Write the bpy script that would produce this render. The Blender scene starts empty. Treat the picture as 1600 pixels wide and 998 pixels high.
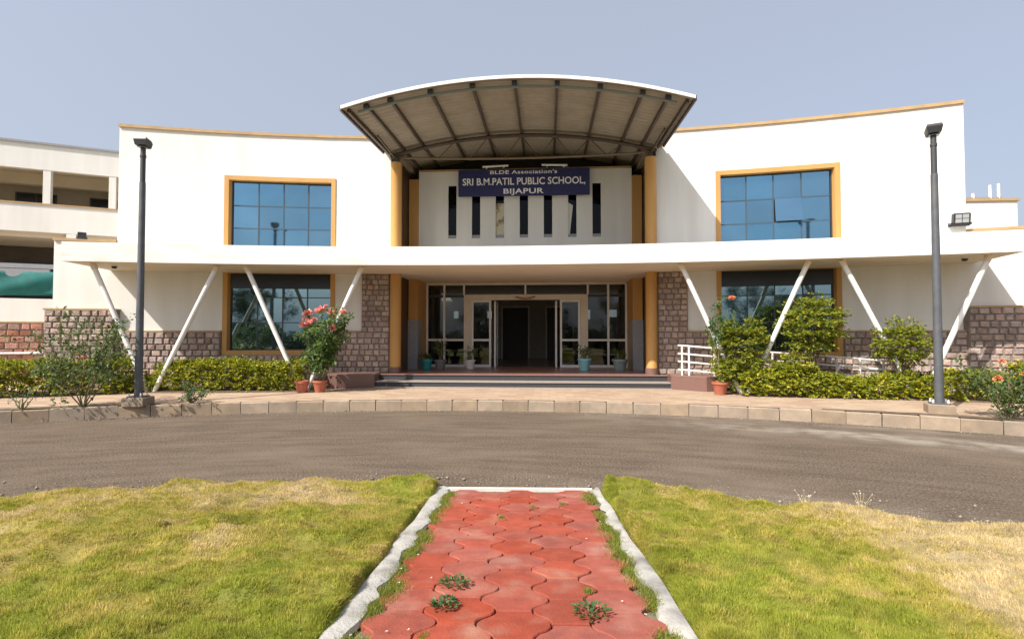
import bpy, math, random
import numpy as np
from mathutils import Vector, Matrix
random.seed(7)
RNG = np.random.default_rng(7)
SC = bpy.context.scene
COL = SC.collection
rad = math.radians

# ------------------------------------------------------------------ camera, sky, sun, exposure
cd = bpy.data.cameras.new('camera')
cam = bpy.data.objects.new('camera', cd)
COL.objects.link(cam)
cd.sensor_width = 36.0
cd.lens = 820.0 / 1600.0 * 36.0
cd.clip_end = 2000
cam.location = (0.755, 0.0, 1.74)
cam.rotation_euler = (rad(90 + 1.606), 0, rad(3.83))
SC.camera = cam

SUN_DIR = Vector((0.96, 1.0, -1.42)).normalized()      # travel direction
SUN_EL = math.asin(-SUN_DIR.z)
SUN_ROT = math.atan2(-SUN_DIR.x, -SUN_DIR.y)
world = bpy.data.worlds.new('World')
SC.world = world
world.use_nodes = True
wn = world.node_tree
sky = wn.nodes.new('ShaderNodeTexSky')
sky.sky_type = 'NISHITA'
sky.sun_disc = False
sky.sun_elevation = SUN_EL
sky.sun_rotation = SUN_ROT % (2 * math.pi)
sky.altitude = 500
sky.air_density = 1.0
sky.dust_density = 9.0
sky.ozone_density = 3.5
veil = wn.nodes.new('ShaderNodeMix')           # thin even haze over the whole sky
veil.data_type = 'RGBA'
veil.inputs['Factor'].default_value = 0.58
veil.inputs['B'].default_value = (2.85, 2.98, 3.25, 1)
wn.links.new(sky.outputs[0], veil.inputs['A'])
wn.links.new(veil.outputs['Result'], wn.nodes['Background'].inputs[0])
wn.nodes['Background'].inputs[1].default_value = 0.15
sl = bpy.data.lights.new('sun', 'SUN')
sun = bpy.data.objects.new('sun', sl)
COL.objects.link(sun)
sl.energy = 4.6
sl.angle = rad(0.6)
sl.color = (1.0, 0.94, 0.85)
sun.rotation_euler = SUN_DIR.to_track_quat('-Z', 'Y').to_euler()
sun.location = (-20, -20, 30)
SC.view_settings.view_transform = 'Standard'
SC.view_settings.look = 'None'
SC.view_settings.exposure = 0.6
SC.view_settings.gamma = 1.0
SC.view_settings.use_curve_mapping = False

# ------------------------------------------------------------------ materials
MATS = {}
def nd(nt, t, **kw):
    n = nt.nodes.new(t)
    for k, v in kw.items():
        setattr(n, k, v)
    return n

def mat(name, c1, c2=None, scale=8.0, rough=0.7, bump=0.0, bscale=None, metal=0.0, spec=0.5,
        stretch=(1, 1, 1), rnd=0.0, c3=None, s3=1.2, detail=6.0, lo=0.35, hi=0.65, bdist=0.01, lo3=0.5, hi3=0.7):
    """noise-mixed principled material; rnd = brightness spread per object / island"""
    if name in MATS:
        return MATS[name]
    m = bpy.data.materials.new(name)
    m.use_nodes = True
    nt = m.node_tree
    b = nt.nodes['Principled BSDF']
    L = nt.links.new
    b.inputs['Roughness'].default_value = rough
    b.inputs['Metallic'].default_value = metal
    b.inputs['Specular IOR Level'].default_value = spec
    col = None
    tc = nd(nt, 'ShaderNodeTexCoord')
    mp = nd(nt, 'ShaderNodeMapping')
    mp.inputs['Scale'].default_value = stretch
    if rnd > 0:          # alike pieces share mesh data: take the grain from their place in the scene
        L(nd(nt, 'ShaderNodeNewGeometry').outputs['Position'], mp.inputs['Vector'])
    else:
        L(tc.outputs['Object'], mp.inputs['Vector'])
    if c2 is not None:
        nz = nd(nt, 'ShaderNodeTexNoise')
        nz.inputs['Scale'].default_value = scale
        nz.inputs['Detail'].default_value = detail
        nz.inputs['Roughness'].default_value = 0.6
        L(mp.outputs[0], nz.inputs['Vector'])
        mr = nd(nt, 'ShaderNodeMapRange')
        mr.inputs['From Min'].default_value = lo
        mr.inputs['From Max'].default_value = hi
        L(nz.outputs['Fac'], mr.inputs['Value'])
        mx = nd(nt, 'ShaderNodeMix', data_type='RGBA')
        mx.inputs['A'].default_value = (*c1, 1)
        mx.inputs['B'].default_value = (*c2, 1)
        L(mr.outputs[0], mx.inputs['Factor'])
        col = mx.outputs['Result']
        if c3 is not None:
            n3 = nd(nt, 'ShaderNodeTexNoise')
            n3.inputs['Scale'].default_value = s3
            n3.inputs['Detail'].default_value = 5
            L(mp.outputs[0], n3.inputs['Vector'])
            r3 = nd(nt, 'ShaderNodeMapRange')
            r3.inputs['From Min'].default_value = lo3
            r3.inputs['From Max'].default_value = hi3
            L(n3.outputs['Fac'], r3.inputs['Value'])
            m3 = nd(nt, 'ShaderNodeMix', data_type='RGBA')
            L(col, m3.inputs['A'])
            m3.inputs['B'].default_value = (*c3, 1)
            L(r3.outputs[0], m3.inputs['Factor'])
            col = m3.outputs['Result']
    else:
        rg = nd(nt, 'ShaderNodeRGB')
        rg.outputs[0].default_value = (*c1, 1)
        col = rg.outputs[0]
    if rnd > 0:
        oi = nd(nt, 'ShaderNodeObjectInfo')
        ge = nd(nt, 'ShaderNodeNewGeometry')
        ad = nd(nt, 'ShaderNodeMath', operation='ADD')
        L(oi.outputs['Random'], ad.inputs[0])
        L(ge.outputs['Random Per Island'], ad.inputs[1])
        fr = nd(nt, 'ShaderNodeMath', operation='FRACT')
        L(ad.outputs[0], fr.inputs[0])
        m4 = nd(nt, 'ShaderNodeMapRange')
        m4.inputs['To Min'].default_value = 1 - rnd
        m4.inputs['To Max'].default_value = 1 + rnd
        L(fr.outputs[0], m4.inputs['Value'])
        hs = nd(nt, 'ShaderNodeHueSaturation')
        L(m4.outputs[0], hs.inputs['Value'])
        m5 = nd(nt, 'ShaderNodeMapRange')
        m5.inputs['To Min'].default_value = 1 + rnd * 0.8
        m5.inputs['To Max'].default_value = 1 - rnd * 0.8
        w = nd(nt, 'ShaderNodeMath', operation='MULTIPLY')
        w.inputs[1].default_value = 7.31
        L(fr.outputs[0], w.inputs[0])
        w2 = nd(nt, 'ShaderNodeMath', operation='FRACT')
        L(w.outputs[0], w2.inputs[0])
        L(w2.outputs[0], m5.inputs['Value'])
        L(m5.outputs[0], hs.inputs['Saturation'])
        L(col, hs.inputs['Color'])
        col = hs.outputs['Color']
    L(col, b.inputs['Base Color'])
    if bump > 0:
        nb = nd(nt, 'ShaderNodeTexNoise')
        nb.inputs['Scale'].default_value = bscale or scale * 3
        nb.inputs['Detail'].default_value = 8
        L(mp.outputs[0], nb.inputs['Vector'])
        bp = nd(nt, 'ShaderNodeBump')
        bp.inputs['Strength'].default_value = bump
        bp.inputs['Distance'].default_value = bdist
        L(nb.outputs['Fac'], bp.inputs['Height'])
        L(bp.outputs[0], b.inputs['Normal'])
    MATS[name] = m
    return m

def leafmat(name, c1, c2, c3=None, trans=0.35, rough=0.5):
    if name in MATS:
        return MATS[name]
    m = bpy.data.materials.new(name)
    m.use_nodes = True
    nt = m.node_tree
    L = nt.links.new
    b = nt.nodes['Principled BSDF']
    out = nt.nodes['Material Output']
    ge = nd(nt, 'ShaderNodeNewGeometry')
    cr = nd(nt, 'ShaderNodeValToRGB')
    cr.color_ramp.elements[0].color = (*c1, 1)
    cr.color_ramp.elements[1].color = (*c2, 1)
    if c3:
        e = cr.color_ramp.elements.new(0.85)
        e.color = (*c2, 1)
        cr.color_ramp.elements[2].color = (*c3, 1)
    L(ge.outputs['Random Per Island'], cr.inputs['Fac'])
    L(cr.outputs['Color'], b.inputs['Base Color'])
    b.inputs['Roughness'].default_value = rough
    b.inputs['Specular IOR Level'].default_value = 0.35
    tr = nd(nt, 'ShaderNodeBsdfTranslucent')
    hs = nd(nt, 'ShaderNodeHueSaturation')
    hs.inputs['Value'].default_value = 1.25
    L(cr.outputs['Color'], hs.inputs['Color'])
    L(hs.outputs['Color'], tr.inputs['Color'])
    mx = nd(nt, 'ShaderNodeMixShader')
    mx.inputs[0].default_value = trans
    L(b.outputs[0], mx.inputs[1])
    L(tr.outputs[0], mx.inputs[2])
    L(mx.outputs[0], out.inputs['Surface'])
    MATS[name] = m
    return m

def glassmat(name, tint, refl, rough=0.02, ior=1.7):
    """thin architectural glass: fresnel reflection over tinted transparency"""
    if name in MATS:
        return MATS[name]
    m = bpy.data.materials.new(name)
    m.use_nodes = True
    nt = m.node_tree
    nt.nodes.remove(nt.nodes['Principled BSDF'])
    L = nt.links.new
    out = nt.nodes['Material Output']
    tp = nd(nt, 'ShaderNodeBsdfTransparent')
    tp.inputs[0].default_value = (*tint, 1)
    gl = nd(nt, 'ShaderNodeBsdfGlossy')
    gl.inputs['Color'].default_value = (*refl, 1)
    gl.inputs['Roughness'].default_value = rough
    fr = nd(nt, 'ShaderNodeFresnel')
    fr.inputs['IOR'].default_value = ior
    mx = nd(nt, 'ShaderNodeMixShader')
    L(fr.outputs[0], mx.inputs[0])
    L(tp.outputs[0], mx.inputs[1])
    L(gl.outputs[0], mx.inputs[2])
    L(mx.outputs[0], out.inputs['Surface'])
    MATS[name] = m
    return m

WHITE = mat('white_paint', (0.735, 0.73, 0.70), (0.675, 0.665, 0.63), 2.2, 0.8, 0.15, 60, stretch=(1, 1, 0.13),
            c3=(0.58, 0.56, 0.51), s3=1.3, lo3=0.54, hi3=0.90, bdist=0.004)
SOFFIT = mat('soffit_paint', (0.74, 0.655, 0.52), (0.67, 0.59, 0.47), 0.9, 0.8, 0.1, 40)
OCHRE = mat('ochre_paint', (0.52, 0.285, 0.085), (0.46, 0.245, 0.07), 2.5, 0.6, 0.1, 60, stretch=(1, 1, .3))
COPING = mat('ochre_coping', (0.45, 0.30, 0.145), (0.36, 0.24, 0.125), 3.0, 0.7, 0.15, 50)
STONE = mat('rough_stone', (0.40, 0.295, 0.25), (0.295, 0.225, 0.20), 9.0, 0.85, 0.9, 28, rnd=0.28, bdist=0.02,
            c3=(0.46, 0.38, 0.32), s3=5.0)
STONE2 = mat('red_stone', (0.36, 0.19, 0.145), (0.27, 0.15, 0.12), 9.0, 0.85, 0.9, 28, rnd=0.35, bdist=0.02)
MORTAR = mat('mortar', (0.25, 0.215, 0.185), (0.18, 0.155, 0.135), 14, 0.9, 0.5, 50)
BLUEGLASS = mat('blue_reflective_glass', (0.17, 0.34, 0.47), (0.15, 0.30, 0.42), 0.8, 0.045, 0.0, metal=0.95, rnd=.09)
DARKFRAME = mat('dark_aluminium', (0.035, 0.037, 0.042), None, rough=0.4)
LOWGLASS = mat('grey_reflective_glass', (0.26, 0.39, 0.44), (0.23, 0.35, 0.40), 0.8, 0.03, 0.0, metal=0.95)
BLUEFRAME = mat('blue_grey_mullion', (0.05, 0.075, 0.10), None, rough=0.35)
DOORGLASS = glassmat('door_glass', (0.55, 0.58, 0.57), (0.85, 0.88, 0.92), ior=1.6)
SLITGLASS = glassmat('slit_glass', (0.12, 0.12, 0.12), (0.35, 0.36, 0.38), ior=1.45)
WHITEMETAL = mat('white_metal', (0.78, 0.78, 0.77), (0.70, 0.70, 0.68), 4, 0.45, 0.05)
CREAMFRAME = mat('cream_frame', (0.66, 0.60, 0.49), (0.60, 0.54, 0.44), 3, 0.55)
DARKSTEEL = mat('brown_steel', (0.06, 0.040, 0.028), (0.085, 0.055, 0.038), 6, 0.55)
SHEET = mat('roof_sheet', (0.30, 0.255, 0.19), (0.25, 0.21, 0.155), 2.0, 0.55, 0.05)
SHEETTOP = mat('roof_sheet_edge', (0.78, 0.78, 0.78), (0.70, 0.70, 0.70), 3, 0.45)
SIGNBLUE = mat('sign_blue', (0.015, 0.019, 0.095), (0.018, 0.023, 0.11), 3, 0.5)
SIGNWHITE = mat('sign_white', (0.80, 0.80, 0.82), None, rough=0.5)
ASPHALT = mat('asphalt', (0.222, 0.172, 0.128), (0.072, 0.055, 0.042), 38, 0.95, 1.0, 70, c3=(0.23, 0.18, 0.135), s3=0.5, bdist=0.03, lo3=0.46, hi3=0.9, spec=0.1, detail=9, lo=.38, hi=.66)
SOIL = mat('soil', (0.17, 0.125, 0.085), (0.10, 0.075, 0.05), 9, 0.95, 0.9, 40, bdist=0.02)
EARTH = mat('earth', (0.30, 0.24, 0.16), (0.20, 0.19, 0.09), 0.35, 0.95, 0.6, 12, bdist=0.02)
KERB = mat('kerb_concrete', (0.33, 0.255, 0.18), (0.26, 0.20, 0.145), 5, 0.85, 0.5, 45, rnd=0.14, c3=(0.23, 0.185, 0.14), s3=2.2)
GRANITE = mat('brown_granite', (0.20, 0.115, 0.095), (0.15, 0.085, 0.075), 40, 0.3, 0.0, rnd=0.08)
DARKGRANITE = mat('dark_granite', (0.040, 0.040, 0.044), (0.065, 0.064, 0.066), 60, 0.6, 0.05, spec=.2)
TREAD = mat('step_tread', (0.36, 0.32, 0.29), (0.28, 0.25, 0.23), 30, 0.5, 0.05)
GREYCLAD = mat('grey_cladding', (0.30, 0.31, 0.33), (0.24, 0.25, 0.27), 20, 0.45)
PAVER = mat('red_paver', (0.32, 0.080, 0.053), (0.24, 0.062, 0.043), 7, 0.95, 0.8, 70, spec=.12, rnd=0.10, c3=(0.33, 0.165, 0.12), s3=4.0, bdist=0.005, lo3=.50, hi3=.78)
EDGING = mat('edging_concrete', (0.43, 0.41, 0.375), (0.33, 0.315, 0.29), 9, 0.9, 0.7, 60, c3=(0.17, 0.16, 0.145), s3=3.0, bdist=0.01)
POLE = mat('pole_grey', (0.10, 0.105, 0.115), (0.075, 0.08, 0.09), 8, 0.5)
BLACK = mat('black_plastic', (0.02, 0.02, 0.022), None, rough=0.45)
LAMPGLASS = mat('lamp_glass', (0.30, 0.31, 0.32), None, rough=0.15)
TERRA = mat('terracotta', (0.42, 0.13, 0.075), (0.34, 0.105, 0.06), 10, 0.8, 0.2)
TEAL = mat('teal_plastic', (0.03, 0.25, 0.24), None, rough=0.4)
AQUA = mat('aqua_plastic', (0.22, 0.50, 0.56), None, rough=0.4)
WHITEPOT = mat('white_plastic', (0.65, 0.65, 0.62), None, rough=0.5)
VIOLET = mat('violet_plastic', (0.20, 0.19, 0.30), (0.22, 0.36, 0.25), 9, 0.5)
GREYPOT = mat('grey_cement_pot', (0.20, 0.19, 0.18), (0.14, 0.13, 0.13), 12, 0.8)
TEALCLOTH = mat('teal_cloth', (0.010, 0.14, 0.125), (0.008, 0.105, 0.10), 4, 0.8)
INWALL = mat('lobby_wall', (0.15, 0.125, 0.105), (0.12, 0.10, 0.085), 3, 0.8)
LOBBY = mat('lobby_paint', (0.42, 0.38, 0.33), (0.37, 0.33, 0.28), 3, 0.8)
INFLOOR = mat('lobby_floor', (0.22, 0.17, 0.14), (0.18, 0.14, 0.12), 6, 0.25)
BARK = mat('bark', (0.20, 0.15, 0.10), (0.13, 0.10, 0.07), 20, 0.9, 0.5)
STEMG = mat('green_stem', (0.16, 0.17, 0.07), (0.20, 0.15, 0.09), 12, 0.8)
LF_HEDGE = leafmat('hedge_leaf', (0.09, 0.13, 0.010), (0.33, 0.335, 0.018), (0.62, 0.50, 0.035))
LF_SHRUB = leafmat('shrub_leaf', (0.09, 0.125, 0.012), (0.26, 0.29, 0.022), (0.44, 0.38, 0.04))
LF_DARK = leafmat('rose_leaf', (0.035, 0.07, 0.016), (0.10, 0.15, 0.035), (0.19, 0.22, 0.07))
LF_FLOWER = leafmat('flower_plant_leaf', (0.04, 0.085, 0.02), (0.12, 0.20, 0.04), (0.24, 0.30, 0.09))
LF_TREE = leafmat('tree_leaf', (0.025, 0.042, 0.014), (0.055, 0.08, 0.026), trans=.08)
LF_WEED = leafmat('weed_leaf', (0.045, 0.10, 0.03), (0.10, 0.18, 0.06))
PINK = leafmat('pink_petal', (0.80, 0.27, 0.24), (0.90, 0.55, 0.47), trans=0.25)
PEACH = leafmat('peach_petal', (0.70, 0.22, 0.10), (0.78, 0.40, 0.22), trans=0.25)
WPETAL = leafmat('white_petal', (0.7, 0.7, 0.62), (0.78, 0.76, 0.7), trans=0.25)

# ------------------------------------------------------------------ mesh helpers
def finish(o, label=None, cat=None, group=None, kind=None):
    if label: o['label'] = label
    if cat: o['category'] = cat
    if group: o['group'] = group
    if kind: o['kind'] = kind
    return o

def link(name, me, m=None, parent=None, **kw):
    o = bpy.data.objects.new(name, me)
    COL.objects.link(o)
    if m is not None and not me.materials:
        me.materials.append(m)
    if parent is not None:
        o.parent = parent
    return finish(o, **kw)

def empty(name, loc=(0, 0, 0), rz=0.0, **kw):
    o = bpy.data.objects.new(name, None)
    o.empty_display_size = 0.2
    COL.objects.link(o)
    o.location = loc
    o.rotation_euler = (0, 0, rz)
    return finish(o, **kw)

class MB:
    def __init__(s):
        s.v = []; s.f = []
    def add(s, vs, fs):
        n = len(s.v)
        s.v += [tuple(p) for p in vs]
        s.f += [tuple(i + n for i in f) for f in fs]
        return s
    def box(s, x0, x1, y0, y1, z0, z1):
        return s.add([(x0,y0,z0),(x1,y0,z0),(x1,y1,z0),(x0,y1,z0),(x0,y0,z1),(x1,y0,z1),(x1,y1,z1),(x0,y1,z1)],
                     [(0,3,2,1),(4,5,6,7),(0,1,5,4),(1,2,6,5),(2,3,7,6),(3,0,4,7)])
    def bbox(s, x0, x1, y0, y1, z0, z1, b=0.01):
        """box with chamfered edges"""
        vs = []; 
        for z, k in ((z0, b), (z0 + b, 0), (z1 - b, 0), (z1, b)):
            for (x, y, sx, sy) in ((x0,y0,1,1),(x1,y0,-1,1),(x1,y1,-1,-1),(x0,y1,1,-1)):
                vs.append((x + sx * k, y + sy * k, z))
        fs = [(3,2,1,0),(12,13,14,15)]
        for r in range(3):
            for i in range(4):
                j = (i + 1) % 4
                fs.append((r*4+i, r*4+j, r*4+4+j, r*4+4+i))
        return s.add(vs, fs)
    def cbox(s, fy, x0, x1, ya, yb, z0, z1, n=None, fyb=None):
        """box bent along the curve y = fy(x); ya,yb offsets from the curve"""
        if x1 < x0: x0, x1 = x1, x0
        n = n or max(1, int(abs(x1 - x0) / 0.5))
        fyb = fyb or fy
        vs = []
        for i in range(n + 1):
            x = x0 + (x1 - x0) * i / n
            a = fy(x) + ya; b = fyb(x) + yb
            vs += [(x,a,z0),(x,b,z0),(x,b,z1),(x,a,z1)]
        fs = [(0,3,2,1), (4*n,4*n+1,4*n+2,4*n+3)]
        for i in range(n):
            p = 4*i; q = p + 4
            for k in range(4):
                l = (k + 1) % 4
                fs.append((p+k, p+l, q+l, q+k))
        return s.add(vs, fs)
    def prism(s, pts, z0, z1):
        n = len(pts)
        vs = [(x, y, z0) for x, y in pts] + [(x, y, z1) for x, y in pts]
        fs = [tuple(range(n))[::-1], tuple(range(n, 2*n))]
        for i in range(n):
            j = (i + 1) % n
            fs.append((i, j, n + j, n + i))
        return s.add(vs, fs)
    def tube(s, pts, rs, n=8, cap=True):
        pts = [Vector(p) for p in pts]
        if not hasattr(rs, '__len__'): rs = [rs] * len(pts)
        vs = []; fs = []
        up = None
        for i, p in enumerate(pts):
            d = (pts[min(i+1, len(pts)-1)] - pts[max(i-1, 0)]).normalized()
            ref = Vector((0,0,1)) if abs(d.z) < 0.95 else Vector((1,0,0))
            a = d.cross(ref).normalized(); b = d.cross(a).normalized()
            for k in range(n):
                t = 2*math.pi*k/n
                vs.append(p + (a*math.cos(t) + b*math.sin(t))*rs[i])
        for i in range(len(pts)-1):
            for k in range(n):
                l = (k+1) % n
                fs.append((i*n+k, i*n+l, i*n+n+l, i*n+n+k))
        if cap:
            fs.append(tuple(range(n))[::-1])
            fs.append(tuple(range((len(pts)-1)*n, len(pts)*n)))
        return s.add(vs, fs)
    def bar(s, p0, p1, w, h):
        """rectangular bar between two points"""
        p0, p1 = Vector(p0), Vector(p1)
        d = (p1-p0).normalized()
        ref = Vector((0,0,1)) if abs(d.z) < 0.95 else Vector((1,0,0))
        a = d.cross(ref).normalized()*w/2; b = d.cross(a).normalized()*h/2
        vs = [p+sa*a+sb*b for p in (p0,p1) for sa,sb in ((-1,-1),(1,-1),(1,1),(-1,1))]
        return s.add(vs, [(3,2,1,0),(4,5,6,7),(0,1,5,4),(1,2,6,5),(2,3,7,6),(3,0,4,7)])
    def lathe(s, prof, c=(0,0,0), n=20):
        vs = []; fs = []
        for r, z in prof:
            for k in range(n):
                t = 2*math.pi*k/n
                vs.append((c[0]+r*math.cos(t), c[1]+r*math.sin(t), c[2]+z))
        for i in range(len(prof)-1):
            for k in range(n):
                l = (k+1) % n
                fs.append((i*n+k, i*n+l, i*n+n+l, i*n+n+k))
        fs.append(tuple(range(n))[::-1])
        fs.append(tuple(range((len(prof)-1)*n, len(prof)*n)))
        return s.add(vs, fs)
    def mesh(s, name, smooth=False):
        me = bpy.data.meshes.new(name)
        me.from_pydata(s.v, [], s.f)
        me.update()
        if smooth:
            me.polygons.foreach_set('use_smooth', [True]*len(me.polygons))
            try: me.set_sharp_from_angle(angle=rad(40))
            except Exception: pass
        return me
    def build(s, name, m, parent=None, smooth=False, **kw):
        return link(name, s.mesh(name, smooth), m, parent, **kw)

def npmesh(name, V, F):
    """V (n,3), F (m,k) uniform polygon size"""
    me = bpy.data.meshes.new(name)
    V = np.ascontiguousarray(V, dtype=np.float32); F = np.ascontiguousarray(F, dtype=np.int32)
    me.vertices.add(len(V)); me.vertices.foreach_set('co', V.ravel())
    k = F.shape[1]
    me.loops.add(F.size); me.loops.foreach_set('vertex_index', F.ravel())
    me.polygons.add(len(F))
    me.polygons.foreach_set('loop_start', np.arange(0, F.size, k, dtype=np.int32))
    me.polygons.foreach_set('loop_total', np.full(len(F), k, dtype=np.int32))
    me.update(calc_edges=True)
    return me

def _hash(ix, iy, seed):
    h = (ix.astype(np.int64)*374761393 + iy.astype(np.int64)*668265263 + seed*1442695041) & 0xffffffff
    h = ((h ^ (h >> 13))*1274126177) & 0xffffffff
    return ((h ^ (h >> 16)) & 0xffff)/65535.0
def vnoise(x, y, seed=0):
    ix = np.floor(x); iy = np.floor(y); fx = x-ix; fy = y-iy
    fx = fx*fx*(3-2*fx); fy = fy*fy*(3-2*fy)
    a = _hash(ix,iy,seed); b = _hash(ix+1,iy,seed); c = _hash(ix,iy+1,seed); d = _hash(ix+1,iy+1,seed)
    return (a*(1-fx)+b*fx)*(1-fy)+(c*(1-fx)+d*fx)*fy
def fbm(x, y, seed=0, o=3):
    s = 0; w = 1; t = 0
    for i in range(o):
        s = s + w*vnoise(x*2**i, y*2**i, seed+i*17); t += w; w *= .5
    return s/t

def leaf_mesh(name, P, A, N, size, aspect=0.5):
    """folded rhombic leaves at P along A with normal N"""
    A = A/np.linalg.norm(A, axis=1, keepdims=True)
    B = np.cross(N, A); B /= (np.linalg.norm(B, axis=1, keepdims=True)+1e-9)
    C = np.cross(A, B)
    l = size[:, None]
    v0 = P; v2 = P + A*l - C*l*.12
    mid = P + A*l*.45 + C*l*.10
    v1 = mid + B*l*aspect*.5; v3 = mid - B*l*aspect*.5
    V = np.stack([v0, v1, v2, v3], 1).reshape(-1, 3)
    k = np.arange(len(P))[:, None]*4
    F = np.concatenate([k+[[0,1,2]], k+[[0,2,3]]], 1).reshape(-1, 3)
    return npmesh(name, V, F)

def rand_dirs(n, rng):
    d = rng.normal(size=(n, 3)); return d/np.linalg.norm(d, axis=1, keepdims=True)

def clump_points(centers, radii, per, rng, flat=1.0):
    """leaf points scattered in a set of small leaf clumps, with outward direction"""
    c = np.repeat(np.asarray(centers), per, 0); r = np.repeat(np.asarray(radii), per)
    d = rand_dirs(len(c), rng)
    q = rng.random(len(c))**0.45
    off = d*(r*q)[:, None]; off[:, 2] *= flat
    return c+off, d

# ================================================================== GROUND
RC = (-0.5, -8.1); R_IN = 14.15; R_OUT = 20.0
g = MB()
rr = [0, 6, 13, 20, 30, 60, 120, 250, 600, 1200]
nseg = 64
vs = [(RC[0], RC[1], -0.06)]
fs = []
for r in rr[1:]:
    for k in range(nseg):
        t = 2*math.pi*k/nseg
        vs.append((RC[0]+r*math.cos(t), RC[1]+r*math.sin(t), -0.06))
for k in range(nseg):
    fs.append((0, 1+k, 1+(k+1) % nseg))
for i in range(len(rr)-2):
    for k in range(nseg):
        a = 1+i*nseg+k; b = 1+i*nseg+(k+1) % nseg
        fs.append((a, a+nseg, b+nseg, b))
g.add(vs, fs).build('ground', EARTH, kind='structure')

# road: ring round the lawn circle; pale dust has gathered along the kerb to the right
nr, na = 26, 300
RR = np.linspace(R_IN-0.5, R_OUT+0.02, nr); TT = np.linspace(0, 2*math.pi, na+1)
TG, RG = np.meshgrid(TT, RR, indexing='ij')
RV = np.stack([RC[0]+RG*np.cos(TG), RC[1]+RG*np.sin(TG), 0*RG], -1).reshape(-1, 3)
I = (np.arange(na)[:, None]*nr+np.arange(nr-1)[None]).ravel()
me = npmesh('road', RV, np.stack([I, I+1, I+1+nr, I+nr], 1))
deg = 90-np.degrees(TG)
dust = np.clip((deg-6)/14, 0, 1)*np.clip((55-deg)/10, 0, 1)*np.exp(-((RG-(19.0-.012*(deg-6)**1.1))/.42)**2)
dust = dust+.35*np.exp(-((RG-19.75)/.2)**2)+.25*np.exp(-((RG-R_IN-.1)/.25)**2)
dust = np.clip(dust, 0, 1).ravel()
at = me.color_attributes.new('dust', 'FLOAT_COLOR', 'POINT')
at.data.foreach_set('color', np.repeat(dust, 4).astype(np.float32))
nt = ASPHALT.node_tree; bs = nt.nodes['Principled BSDF']; L = nt.links.new
src = bs.inputs['Base Color'].links[0].from_socket
va = nd(nt, 'ShaderNodeVertexColor'); va.layer_name = 'dust'
tc = nd(nt, 'ShaderNodeTexCoord'); nz = nd(nt, 'ShaderNodeTexNoise'); nz.inputs['Scale'].default_value = 2.2; nz.inputs['Detail'].default_value = 8
L(tc.outputs['Object'], nz.inputs['Vector'])
mm = nd(nt, 'ShaderNodeMath', operation='MULTIPLY'); L(va.outputs['Color'], mm.inputs[0])
rm = nd(nt, 'ShaderNodeMapRange'); rm.inputs['From Min'].default_value = .35; rm.inputs['From Max'].default_value = .6; L(nz.outputs['Fac'], rm.inputs['Value'])
L(rm.outputs[0], mm.inputs[1])
mx = nd(nt, 'ShaderNodeMix', data_type='RGBA'); L(mm.outputs[0], mx.inputs['Factor']); L(src, mx.inputs['A']); mx.inputs['B'].default_value = (.36, .32, .27, 1)
# tyre-worn streaks that run round the ring
sp_ = nd(nt, 'ShaderNodeSeparateXYZ'); mpp = nd(nt, 'ShaderNodeVectorMath', operation='SUBTRACT'); mpp.inputs[1].default_value = (RC[0], RC[1], 0)
L(tc.outputs['Object'], mpp.inputs[0]); L(mpp.outputs[0], sp_.inputs[0])
ln = nd(nt, 'ShaderNodeVectorMath', operation='LENGTH'); L(mpp.outputs[0], ln.inputs[0])
at2 = nd(nt, 'ShaderNodeMath', operation='ARCTAN2'); L(sp_.outputs['Y'], at2.inputs[0]); L(sp_.outputs['X'], at2.inputs[1])
cb_ = nd(nt, 'ShaderNodeCombineXYZ'); L(ln.outputs['Value'], cb_.inputs['X']); m_ = nd(nt, 'ShaderNodeMath', operation='MULTIPLY'); m_.inputs[1].default_value = 3.0; L(at2.outputs[0], m_.inputs[0]); L(m_.outputs[0], cb_.inputs['Y'])
n2 = nd(nt, 'ShaderNodeTexNoise'); n2.inputs['Scale'].default_value = 3.5; n2.inputs['Detail'].default_value = 9; n2.inputs['Roughness'].default_value = .7; L(cb_.outputs[0], n2.inputs['Vector'])
r2 = nd(nt, 'ShaderNodeMapRange'); r2.inputs['From Min'].default_value = .3; r2.inputs['From Max'].default_value = .7; r2.inputs['To Min'].default_value = .72; r2.inputs['To Max'].default_value = 1.22; L(n2.outputs['Fac'], r2.inputs['Value'])
hs = nd(nt, 'ShaderNodeHueSaturation'); L(r2.outputs[0], hs.inputs['Value']); L(mx.outputs['Result'], hs.inputs['Color'])
L(hs.outputs['Color'], bs.inputs['Base Color'])
link('road', me, ASPHALT, kind='structure')
def ringpt(r, deg, z): 
    t = rad(90-deg); return (RC[0]+r*math.cos(t), RC[1]+r*math.sin(t), z)

# loose gravel along both road edges
rngg = np.random.default_rng(3)
ng = 5200
tg = rngg.uniform(rad(35), rad(145), ng)
rg = np.where(rngg.random(ng) < .45, R_IN+.02+np.abs(rngg.normal(0, .28, ng)), R_OUT-.01-np.abs(rngg.normal(0, .16, ng)))
sc_ = rngg.uniform(.004, .013, ng)*(1+1.2*(rngg.random(ng) < .06))
OCT = np.array([(1,0,0),(0,1,0),(-1,0,0),(0,-1,0),(0,0,.7),(0,0,-.7)])
Vg = OCT[None]*sc_[:, None, None]*rngg.uniform(.6, 1.3, (ng, 6, 1))+np.stack([RC[0]+rg*np.cos(tg), RC[1]+rg*np.sin(tg), sc_*.4], 1)[:, None]
Fg = np.array([(0,1,4),(1,2,4),(2,3,4),(3,0,4),(1,0,5),(2,1,5),(3,2,5),(0,3,5)])
Fg = (np.arange(ng)[:, None, None]*6+Fg[None]).reshape(-1, 3)
o = link('gravel', npmesh('gravel', Vg.reshape(-1, 3), Fg), mat('gravel', (.30,.26,.21), (.18,.155,.13), 30, .9, rnd=.3))
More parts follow.
